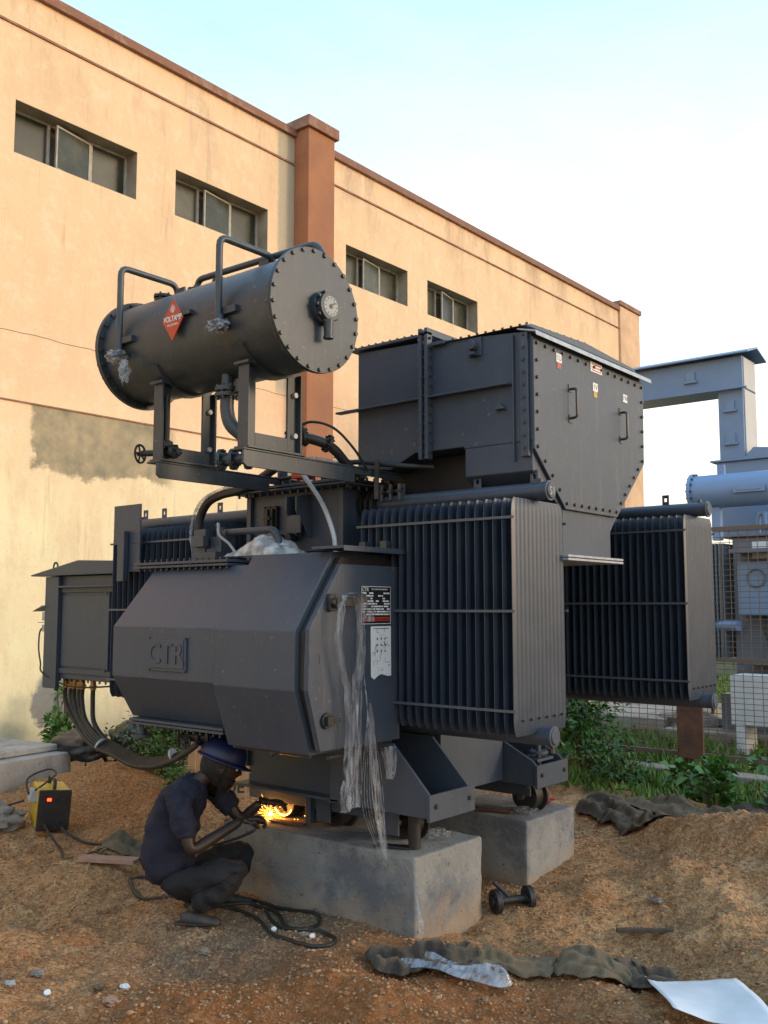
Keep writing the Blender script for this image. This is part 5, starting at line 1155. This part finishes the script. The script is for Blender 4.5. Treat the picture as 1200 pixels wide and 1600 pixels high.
# bits of litter
lit = [(-3.44,2.50,'crumpled white plastic scrap on soil at lower left','litter','offwhite'),(-3.53,2.43,'olive crumpled wrapper beside the white scrap at lower left','litter','burlap'),(-3.70,2.14,'grey crumpled foil scrap near the lower left corner','litter','rim'),(-3.30,3.42,'grey stone chip at the foot of the near plinth','stone','stone'),(-2.2,4.95,'pale stone chip in the soil right of the far plinth','stone','stone'),(-3.88,2.37,'grey stone on the soil above the lower left washer','stone','stone'),(-3.6,3.05,'brown clod below the cable loop','stone','stone'),(-3.24,2.29,'reddish plank end half buried at the lower edge','wood scrap','plank')]
for i, (x, y, lab, c_, m_) in enumerate(lit): crumple((x,y,gh(x,y)+.012), .021 if i < 4 else .03, 3, m_, {'litter':'litter','stone':'stone','wood scrap':'wood_scrap'}[c_], None, (1.3,.8,.5), label=lab, cat=c_)
mb = MB(); T = Matrix.Translation((-2.12,4.62,gh(-2.12,4.62)+.035)) @ Matrix.Rotation(R(38),4,'Z'); build(MB().box(-.14,.14,-.012,.014,-.01,.012).xf(T), 'stick', 'bark', None, .004, label='thin dark stick lying right of the wheel axle', cat='stick')
# debris on the plinths
crumple((-3.02,4.12,.425), .06, 3, 'film', 'plastic_scrap', None, (1.2,.8,.5), label='crumpled plastic scrap on the near plinth\'s right end', cat='plastic scrap')
crumple((-2.98,4.93,.42), .045, 3, 'filmbag', 'plastic_scrap', None, (1.4,.7,.5), label='crumpled plastic scrap on the far plinth by its wheel', cat='plastic scrap')
crumple((-3.05,5.24,.43), .055, 2, 'red', 'red_rag', None, (1.5,.8,.4), label='small red rag behind the wheel on the far plinth', cat='rag')
mb = MB(); T = Matrix.Translation((-3.16,4.85,.405)) @ Matrix.Rotation(R(15),4,'Z'); build(mb.box(-.12,.12,-.02,.02,0,.012).xf(T), 'steel_flat', 'rust', None, .002, label='rusty steel flat lying on the far plinth', cat='steel bar')
T = Matrix.Translation((-3.86,3.86,.404)) @ Matrix.Rotation(R(5),4,'Z'); build(MB().box(-.12,.12,-.025,.025,0,.010).xf(T), 'steel_plate', 'rust', None, .002, label='dark steel flat on the near plinth below the arc', cat='steel bar')
T = Matrix.Translation((-3.08,3.83,.404)) @ Matrix.Rotation(R(20),4,'Z'); build(MB().box(-.10,.10,-.03,.03,0,.008).xf(T), 'steel_plate', 'dark', None, .002, label='small dark plate near the front corner of the near plinth', cat='steel bar')
# spare wheel axle leaning between the plinths
ax0 = Vector((-2.83,4.37,.062)); ax1 = Vector((-2.73,4.53,.066)); dd = (ax1-ax0).normalized()
sx = root('wheel_axle', (-2.76,4.48,0), 'dark axle with two small spoked wheels lying between the plinths', 'axle')
build(MB().cyl(ax0,ax1,.020,n=14), 'axle_rod', 'dark', sx)
for p in (ax0, ax1):
    mb = MB().cyl(p-dd*.016,p+dd*.016,.062,n=28).cyl(p-dd*.03,p+dd*.03,.03,n=14); a_ = dd.cross(Vector((0,0,1))).normalized(); b2 = dd.cross(a_)
    for i in range(8): q = i*6.283/8; c_ = p+(a_*math.cos(q)+b2*math.sin(q))*.042; mb.cyl(c_-dd*.021,c_+dd*.021,.009,n=8)
    build(mb, 'wheel', 'dark', sx, .003)
build(MB().cyl((-2.862,4.40,.15),(-2.785,4.45,.066),.012,n=8), 'tie_rod', 'dark', sx)
# plastic wrapping hanging from the cabinet door
def strip(pts, wd, name, m, lab=None, seed=1, parent=None, nv=10, cat=None, fold=.012):
    P = []; Q = [Vector(p) for p in pts]
    for i in range(len(Q)-1):
        a, b__, c, d = Q[max(i-1,0)], Q[i], Q[i+1], Q[min(i+2,len(Q)-1)]
        for k in range(10): t = k/10; P.append(.5*((2*b__)+(c-a)*t+(2*a-5*b__+4*c-d)*t*t+(3*b__-a-3*c+d)*t**3))
    P.append(Q[-1]); mb = MB(); n_ = len(P)
    for i, p in enumerate(P):
        w_ = wd(i/(n_-1)) if callable(wd) else wd
        for j in range(nv+1):
            s = j/nv-.5; f = fold*math.sin(s*nv*1.9+seed+1.5*mnoise.noise(Vector((i*.11,seed,0))))+.006*mnoise.noise(Vector((i*.3,j*.8,seed)))
            mb.v.append((p.x+.012+f+abs(fold), p.y+s*w_+.012*mnoise.noise(Vector((i*.12,seed+4,j*.1))), p.z))
    for i in range(n_-1):
        for j in range(nv): k = i*(nv+1)+j; mb.f.append((k,k+1,k+nv+2,k+nv+1))
    return build(mb, name, m, parent, smooth=60, label=lab, cat=cat)
pf = root('plastic_wrap', (-2.96,3.33,.66), 'torn clear plastic wrap hanging in long strips from the cabinet door handle', 'plastic wrap')
strip([(-2.96,3.30,1.655),(-2.955,3.262,1.60),(-2.96,3.255,1.48),(-2.965,3.275,1.35),(-2.965,3.315,1.20),(-2.965,3.335,1.08),(-2.965,3.33,.93),(-2.955,3.31,.80),(-2.95,3.29,.68)], lambda t: .032+.035*max(0,t-.45)+(.015 if t > .85 else 0), 'film_strip', 'film', seed=1, parent=pf)
strip([(-2.96,3.30,1.655),(-2.95,3.36,1.64),(-2.955,3.385,1.55),(-2.96,3.40,1.40),(-2.965,3.385,1.25),(-2.965,3.37,1.10),(-2.96,3.37,.93),(-2.955,3.355,.78),(-2.95,3.34,.69)], lambda t: .035+.04*t, 'film_strip', 'film', seed=5, parent=pf)
strip([(-2.95,3.30,1.66),(-2.94,3.345,1.665),(-2.945,3.40,1.645),(-2.95,3.43,1.60),(-2.955,3.44,1.53)], lambda t: .03+.06*t, 'film_tuft', 'film', seed=8, parent=pf, fold=.018)
for k in range(9):
    o_ = (k-4)*.006
    build(MB().tube([(-2.955,3.44,1.52),(-2.96,3.455,1.30),(-2.955,3.475,1.12),(-2.945,3.49+o_*2.2,.90),(-2.94,3.50+o_*3.2,.68),(-2.90,3.515+o_*1.0,.47)], .0011, 4), 'film_thread', 'filmbag', pf)
strip([(-2.955,3.47,1.15),(-2.95,3.485,.95),(-2.94,3.50,.75),(-2.91,3.51,.52),(-2.89,3.515,.44)], lambda t: .012+.05*math.sin(t*3.14), 'film_strip', 'film', seed=12, parent=pf, fold=.006)
strip([(-2.885,3.52,.45),(-2.88,3.62,.41),(-2.865,3.70,.30),(-2.855,3.715,.20),(-2.80,3.66,.10),(-2.76,3.58,.05)], lambda t: .012+.03*t*t, 'film_strip', 'film', seed=15, parent=pf, fold=.004)
strip([(-2.98,3.62,.93),(-2.975,3.63,.85),(-2.97,3.62,.78)], lambda t: .09*(1-t)+.01, 'film_tuft', 'film', seed=19, parent=pf, fold=.02)
# plastic bag crumpled on top of the cabinet
mb = MB(); NX, NY = 44, 18
for i in range(NX+1):
    for j in range(NY+1):
        u, v = i/NX, j/NY; x = -3.93+u*.42; y = 3.42+v*.26; e = (math.sin(math.pi*min(1,max(0,u)))**.5)*(math.sin(math.pi*v)**.45)
        mb.v.append((x+.02*mnoise.noise(Vector((u*6,v*6,1))), y, 1.868+e*(.055+.05*math.exp(-((u-.55)/.25)**2)+.05*(abs(mnoise.noise(Vector((u*7,v*5,3))))+.5*abs(mnoise.noise(Vector((u*16,v*12,7)))))) ))
for i in range(NX):
    for j in range(NY): k = i*(NY+1)+j; mb.f.append((k,k+NY+1,k+NY+2,k+1))
build(mb, 'plastic_bag', 'bagfilm', None, smooth=60, label='crumpled milky plastic bag lying on top of the grey cabinet', cat='plastic bag')

# ------------------------------------------------------------------ left background
def slab(nm, x0,x1,y0,y1,z0,z1,m,lab,cat,rot=0,bev=.012,**kw):
    cx, cy = (x0+x1)/2,(y0+y1)/2; T = Matrix.Translation((cx,cy,0)) @ Matrix.Rotation(R(rot),4,'Z') @ Matrix.Translation((-cx,-cy,0))
    return build(MB().box(x0,x1,y0,y1,z0,z1).xf(T), nm, m, None, bev, label=lab, cat=cat, **kw)
slab('concrete_block', -8.8,-7.45,3.95,4.75,-.1,.34,'concrete2','long weathered concrete block at the left edge behind the welding machine','concrete block',8)
slab('cement_slab', -8.9,-7.58,3.9,4.7,.345,.40,'concrete2','pale cement slab lying on the weathered concrete block','concrete slab',8)
crumple((-6.60,3.60,.10), .20, 4, 'stone', 'boulder', None, (1.5,1.0,.6), .6, label='large grey-brown stone below the yellow welding machine', cat='stone')
crumple((-7.1,3.62,.10), .22, 4, 'stone', 'boulder', None, (1.3,1.0,.7), .6, label='grey-brown stone against the concrete block at the left edge', cat='stone')
# black bags near the wall
o = crumple((-7.62,4.98,.36), .25, 4, 'greybag', 'black_bag', None, (1.5,.8,.55), .55, label='black plastic drum liner slumped behind the soil mound', cat='bag')
crumple((-7.35,5.35,.42), .18, 4, 'greybag', 'black_bag', None, (1.3,.9,.8), .55, label='dark rounded bag partly behind the hanging power cables', cat='bag')
# stencilled board behind the welder
bd = root('stencilled_board', (-5.8,5.1,.15), 'pale plywood board with black stencilled letters behind the welder', 'board')
T = Matrix.Translation((-5.72,5.04,.10)) @ Matrix.Rotation(R(40),4,'Z') @ Matrix.Rotation(R(-8),4,'X')
build(MB().box(-.30,.16,0,.012,0,.54).xf(T), 'board', 'crate', bd, .002)
build(MB().box(-.30,-.24,-.02,-.001,0,.54).xf(T), 'batten', 'crate', bd, .002)
for k, s_ in enumerate(('10.','ON','UE')):
    t = text(s_, .125, (0,0,0), (1,0,0), (0,0,1), .0006, 'black', bd, bold=.002, align='RIGHT'); t.data.transform(T @ Matrix.Translation((.145,-.002,.43-.16*k))); setparent(t, Vector((0,0,0)), bd)

# ------------------------------------------------------------------ plants
def leaf_cloud(n_, gen, size, rs, droop=.5):
    mb = MB()
    for _ in range(n_):
        p, out = gen(); s = size*rs.uniform(.55,1.25)
        d = (out+Vector((rs.gauss(0,.5),rs.gauss(0,.5),rs.gauss(0,.35)))).normalized(); sd__ = d.cross(Vector((0,0,1)));
        if sd__.length < .05: sd__ = Vector((1,0,0))
        sd__ = (sd__.normalized()+Vector((0,0,rs.uniform(-.5,.5)))).normalized(); up = sd__.cross(d)
        a = p; m1 = p+d*s*.45+sd__*s*.36+up*s*.06; m2 = p+d*s*.45-sd__*s*.36+up*s*.06; c_ = p+d*s*.5-up*s*.05; t = p+d*s-Vector((0,0,s*droop*.4))
        o = len(mb.v); mb.v += [tuple(a),tuple(m1),tuple(c_),tuple(m2),tuple(t)]; mb.f += [(o,o+1,o+2),(o,o+2,o+3),(o+1,o+4,o+2),(o+2,o+4,o+3)]
    return mb
def plant(name, base, h, r, n_, ls, m, lab, cat='shrub', group=None, seed=1, stems=6, lean=0):
    rs = random.Random(seed); rt = root(name, (base[0],base[1],base[2]), lab, cat, group)
    B = Vector(base); tips = []
    st = MB()
    for i in range(stems):
        a = rs.random()*6.283; q = rs.uniform(.25,1)*r; p1 = B+Vector((math.cos(a)*q*.4,math.sin(a)*q*.4,h*.45)); p2 = B+Vector((math.cos(a)*q,math.sin(a)*q,h*rs.uniform(.6,1)))
        st.tube([B+Vector((math.cos(a)*.03,math.sin(a)*.03,-.05)),p1,p2], lambda t: .008*(1-.7*t), 5, seg=4); tips.append((B,p1,p2))
    build(st, 'stems', 'bark', rt)
    cl = [(rs.choice(tips), rs.uniform(.15,1.05)) for _ in range(max(6, n_//22))]
    ctr = []
    for (b0,p1,p2), t in cl:
        q = (b0.lerp(p1,t*2) if t < .5 else p1.lerp(p2,t*2-1)); ctr.append(q+Vector((rs.gauss(0,r*.25),rs.gauss(0,r*.25),rs.gauss(0,h*.06))))
    def gen():
        c_ = rs.choice(ctr); v = Vector((rs.gauss(0,1),rs.gauss(0,1),rs.gauss(0,.8))); v = v.normalized()*rs.random()**.5*r*.33; p = c_+v; p.z = max(p.z, B.z+.01); return p, (v.normalized()+Vector((0,0,.35)))
    build(leaf_cloud(n_, gen, ls, rs), 'foliage', m, rt, smooth=0); return rt
LG = 'weeds growing along the factory wall'
wl_ = [(-8.55,5.55,0,.62,.26,420,.085,'leaf2','broad-leaved green weed at the wall left of the hanging cables'),
 (-7.55,5.65,0,.42,.36,800,.055,'leaf','low dark weed below the bend of the hanging cables'),
 (-7.15,5.65,0,.50,.34,900,.052,'leaf2','bright weed just right of the foot pipe'),
 (-6.72,5.50,0,.46,.34,900,.050,'leaf2','bright weed behind the soil mound, left of the blue helmet'),
 (-6.35,5.62,0,.52,.32,900,.048,'leaf','leafy weed directly behind the blue helmet'),
 (-6.45,5.15,0,.26,.30,700,.040,'leaf','low weed on the back slope of the soil mound'),
 (-6.15,6.3,0,.40,.34,600,.05,'leaf2','weed behind the stencilled board'),
 (-5.95,4.92,0,.16,.20,380,.036,'leaf2','small weed at the foot of the stencilled board'),
 (-7.9,6.6,0,.55,.40,700,.055,'leaf2','tall weed against the wall under the cable bend')]
for i, (x,y,z,h,r_,n_,ls,m_,lab) in enumerate(wl_): plant('weed', (x,y-.12,gh(x,y-.12,False)), h*1.3, r_*1.15, int(n_*1.3), ls, m_, lab, 'weed', LG, 30+i)
RG = 'shrubs by the fence behind the transformer'
rl_ = [(-4.5,7.4,0,1.0,.50,1100,.085,'leaf','tall dark shrub directly behind the near radiator\'s right edge'),
 (-4.35,8.3,0,1.05,.55,1100,.075,'leaf','dark leafy shrub under the far radiator, left part'),
 (-5.2,9.2,0,1.0,.7,1000,.08,'leaf','dense shrub deep under the radiators'),
 (-3.8,7.9,0,.45,.40,500,.06,'leaf','low dark weed in front of the concrete kerb'),
 (-3.0,7.6,0,.33,.22,170,.10,'leaf2','bright large-leaved weed left of centre before the kerb'),
 (-2.72,7.15,0,.36,.24,190,.11,'leaf2','bright large-leaved plant in front of the fence post'),
 (-2.35,7.5,0,.30,.25,150,.10,'leaf2','bright large-leaved plant between the rags at right'),
 (-1.75,6.95,0,.62,.35,520,.085,'leaf2','bright bushy plant at the right edge of the photo'),
 (-1.95,7.9,0,.5,.4,420,.09,'leaf','dark bushy plant behind the bright one at the right edge')]
for i, (x,y,z,h,r_,n_,ls,m_,lab) in enumerate(rl_): plant('shrub', (x,y,gh(x,y,False)), h, r_, n_, ls, m_, lab, 'shrub', RG, 60+i)
# grass beyond the kerb
def blades(n_, area, hmin, hmax, seed):
    g = np.random.default_rng(seed); x = g.uniform(area[0],area[1],n_); y = g.uniform(area[2],area[3],n_); k = vnoise(x*1.2,y*1.2,5)+.5; keep = g.random(n_) < (.25+k); x, y = x[keep], y[keep]; n_ = len(x)
    h = g.uniform(hmin,hmax,n_)*(.5+k[keep]); a = g.random(n_)*6.28; wd = .012+.012*g.random(n_); lx, ly = g.normal(0,.35,n_)*h, g.normal(0,.35,n_)*h; z = ground_h(x,y,False)
    V = np.stack([np.stack([x-np.cos(a)*wd,y-np.sin(a)*wd,z],-1), np.stack([x+np.cos(a)*wd,y+np.sin(a)*wd,z],-1), np.stack([x+lx,y+ly,z+h],-1)],1).reshape(-1,3)
    F = np.arange(n_*3).reshape(-1,3); me = bpy.data.meshes.new('grass'); me.vertices.add(len(V)); me.vertices.foreach_set('co',V.ravel()); me.loops.add(F.size); me.loops.foreach_set('vertex_index',F.ravel().astype(np.int32)); me.polygons.add(n_); me.polygons.foreach_set('loop_start',np.arange(0,F.size,3,dtype=np.int32)); me.update(calc_edges=True); me.materials.append(M['grass'])
    o = link(bpy.data.objects.new('grass',me)); o['kind'] = 'stuff'; o['label'] = 'green grass beyond the fence'; o['category'] = 'grass'
blades(60000, (-9,1.5,8.6,22), .04, .14, 3)
blades(9000, (-4.6,1.5,7.5,8.7), .03, .12, 4)

# ------------------------------------------------------------------ fence, kerb and the yard behind
KY = 8.80
slab('kerb', -9.1,3,KY-.12,KY+.12,-.1,.10,'concrete2','low dark concrete kerb running below the mesh fence','kerb',0)
fe = root('mesh_fence', (-3.0,9.42,0), 'welded wire mesh fence with rusty angle posts behind the transformer', 'fence')
mb = MB(); fy = 9.42
def wirebar(a, b_, r): mb.cyl(a, b_, r, n=4, caps=False)
for i in range(130): x = -9+i*.09; wirebar((x,fy,.16),(x,fy,2.35),.0038)
for i in range(41): z = .18+i*.054; wirebar((-9,fy-.005,z),(2.7,fy-.005,z),.0032)
build(mb, 'wire_mesh', 'wire', fe, kind='stuff', smooth=60)
for z in (.14,1.08,2.37): build(MB().box(-9,2.7,fy-.02,fy+.02,z-.02,z+.02), 'fence_rail', 'wire', fe)
for i, x in enumerate((-8.6,-6.2,-3.80,-1.35,1.1)): build(MB().box(x-.03,x+.06,fy-.035,fy-.029,-.2,2.45).box(x-.036,x-.030,fy-.035,fy+.03,-.2,2.45), 'fence_post', 'rust', fe)
build(MB().box(-3.86,-3.60,9.27,9.30,.12,1.25), 'timber_plank', 'rust', None, .003, label='upright brown board standing before the fence post', cat='board')
slab('concrete_slab', -6.9,-5.0,11.6,14.0,-.05,.20,'concrete2','pale concrete slab on the grass beyond the fence','concrete slab',0)
crumple((-4.75,11.9,.15), .28, 2, 'stone', 'rubble', None, (1.6,1,.5), label='rubble lying right of the pale slab beyond the fence', cat='rubble')
build(MB().box(-3.76,-2.6,10.5,10.9,.33,.86).box(-3.72,-3.62,10.5,10.9,0,.33).box(-2.8,-2.7,10.5,10.9,0,.33), 'white_crate', 'offwhite', None, .01, label='white crate standing behind the mesh fence at the right edge', cat='crate')
# second transformer, blue-grey
T2 = root('distant_transformer', (-3.0,12.3,0), 'blue-grey power transformer standing behind the mesh fence', 'transformer')
build(MB().cyl((-4.47,11.5,3.0),(-2.2,11.5,3.0),.205,n=40), 'conservator', 'bluecyl', T2)
build(MB().cyl((-4.49,11.5,3.0),(-4.45,11.5,3.0),.235,n=40), 'end_plate', 'bluecyl', T2)
mb = MB()
for i in range(16): q = i*6.283/16; mb.cyl((-4.50,11.5+.22*math.cos(q),3+.22*math.sin(q)),(-4.43,11.5+.22*math.cos(q),3+.22*math.sin(q)),.012,n=6)
build(mb, 'bolts', 'bolt', T2, kind='stuff')
build(MB().box(-3.92,-3.55,11.27,11.285,2.94,3.02).box(-3.88,-3.60,11.262,11.27,2.965,2.995), 'name_plate', 'bluecyl', T2, .003)
build(MB().box(-4.17,-4.09,11.48,11.53,3.19,3.32), 'lifting_eye', 'bluecyl', T2)
for x in (-4.20,-2.9): build(MB().box(x-.05,x+.05,11.45,11.55,2.40,2.80), 'stand', 'bluecyl', T2)
build(MB().box(-4.0,-2.2,11.4,12.6,.55,2.42), 'tank', 'bluedk', T2, .02)
build(MB().box(-4.05,-2.1,11.35,12.7,2.42,2.46), 'tank_lid', 'bluedk', T2, .005)
for i in range(16):
    if i == 0: f0 = build(MB().box(-4.72,-4.70,11.3,11.9,1.0,2.35), 'radiator_fin', 'bluedk', T2)
    else: copy_at(f0, (i*.042,0,0), T2)
build(MB().cyl((-4.75,11.6,1.38),(-3.9,11.25,1.38),.06,n=16), 'drain_pipe', 'bluecyl', T2)
build(MB().box(-3.88,-3.2,11.2,11.39,1.5,2.12), 'control_box', 'blue', T2, .01)
rg = [Vector((-3.66+.10*math.cos(a),11.19,1.93+.10*math.sin(a))) for a in np.linspace(0,6.2832,21)]; build(MB().tube(rg,.012,6,smooth=False,caps=False), 'dial_ring', 'bluedk', T2)
build(MB().box(-3.76,-3.58,11.385,11.398,2.16,2.36), 'paper_label', 'offwhite', T2)
build(MB().box(-3.9,-3.1,11.0,11.4,2.22,2.26).box(-3.8,-2.9,11.05,11.38,.95,1.0), 'bracket_shelf', 'bluedk', T2)
for k in range(7): build(MB().tube([(-3.62+k*.06,11.3,1.5),(-3.60+k*.06,11.25,1.32),(-3.52+k*.05,11.22,1.18),(-3.3+k*.03,11.22,1.12)],.016,6), 'cable', 'rubber', T2)
for k, (x, z) in enumerate(((-3.75,2.62),(-3.62,2.58),(-3.5,2.63))): build(MB().tube([(x,11.6,z-.2),(x+.03,11.55,z+.05),(x+.12,11.5,z+.07),(x+.15,11.45,z-.12)],.03,8), 'elbow_pipe', 'bluecyl', T2)
build(MB().box(-4.55,-3.2,12.5,13.1,2.5,3.50).prism([(-4.62,3.50),(-4.62,3.53),(-4.17,3.53),(-4.05,3.66),(-3.1,3.56),(-3.1,3.50)],12.45,13.15,'y'), 'bushing_box', 'blue', T2, .01)
build(MB().box(-4.3,-2.4,11.7,12.4,.0,.55), 'base', 'bluedk', T2)
build(MB().box(-4.9,-2.0,11.3,12.9,-.05,.12), 'foundation', 'concrete2', T2)
# overhead bus duct: upright and beam
du = root('overhead_duct', (-4.3,12.8,3.53), 'blue-grey steel duct rising from the distant transformer and turning left overhead', 'duct')
build(MB().box(-9.2,-4.17,12.5,13.02,4.47,4.90), 'beam', 'blue', du, .006)
build(MB().box(-4.50,-4.172,12.5,13.02,3.535,4.47), 'upright', 'blue', du, .006)
build(MB().box(-9.2,-4.10,12.42,12.46,4.45,4.47).box(-9.2,-4.15,12.40,12.50,4.452,4.468), 'seam_rail', 'blue', du)
build(MB().prism([(12.38,4.905),(12.76,5.02),(13.14,4.905),(13.14,4.925),(12.76,5.045),(12.38,4.925)], -9.2, -4.05), 'duct_roof', 'blue', du, .003)
pm = mat('lit_face_tint', (.52,.50,.46), .5, 0, (.46,.45,.42), 3)  # pale beige paints the sunlit tone onto the duct's end faces
build(MB().box(-4.169,-4.16,12.54,12.98,3.56,4.45), 'lit_end_face', pm, du); build(MB().box(-4.169,-4.16,12.54,12.98,4.48,4.88), 'lit_end_face', pm, du)
for x, z in ((-4.86,4.62),(-4.34,4.16),(-4.34,3.72)): build(MB().box(x-.09,x+.09,12.46,12.499,z,z+.03).box(x-.06,x+.06,12.47,12.499,z+.03,z+.15), 'duct_lug', 'blue', du, .003)
# far trees
def tree(x, y, h, seed, lab):
    rs = random.Random(seed); rt = root('tree', (x,y,0), lab, 'tree', 'trees beyond the yard')
    B = Vector((x,y,0)); mb = MB().tube([B+Vector((0,0,-.2)), B+Vector((.1,0,h*.3)), B+Vector((0,.2,h*.6))], lambda t: .22*(1-.6*t), 8); cen = []
    for i in range(9):
        a = rs.random()*6.283; q = rs.uniform(.3,1)*h*.36; e = B+Vector((math.cos(a)*q,math.sin(a)*q,h*rs.uniform(.5,.95))); mb.tube([B+Vector((0,0,h*.35)), (B+Vector((0,0,h*.5))).lerp(e,.5), e], lambda t: .07*(1-.7*t), 5, seg=4); cen.append(e)
    build(mb, 'trunk', 'bark', rt)
    def gen():
        c_ = rs.choice(cen); v = Vector((rs.gauss(0,1),rs.gauss(0,1),rs.gauss(0,.7))).normalized()*rs.random()**.4*h*.17; return c_+v, v.normalized()
    build(leaf_cloud(2200, gen, .30, rs), 'crown', 'leaf', rt, smooth=0)
for i, (x,y,h) in enumerate(((6,32,6.5),(12,36,7.5),(18,30,6),(-1,44,7),(24,24,6.5))): tree(x,y,h,90+i,['round tree beyond the yard, nearest the view','tall tree beyond the yard','small tree beyond the yard','far tree beyond the distant transformer','tree at the far right of the yard'][i])
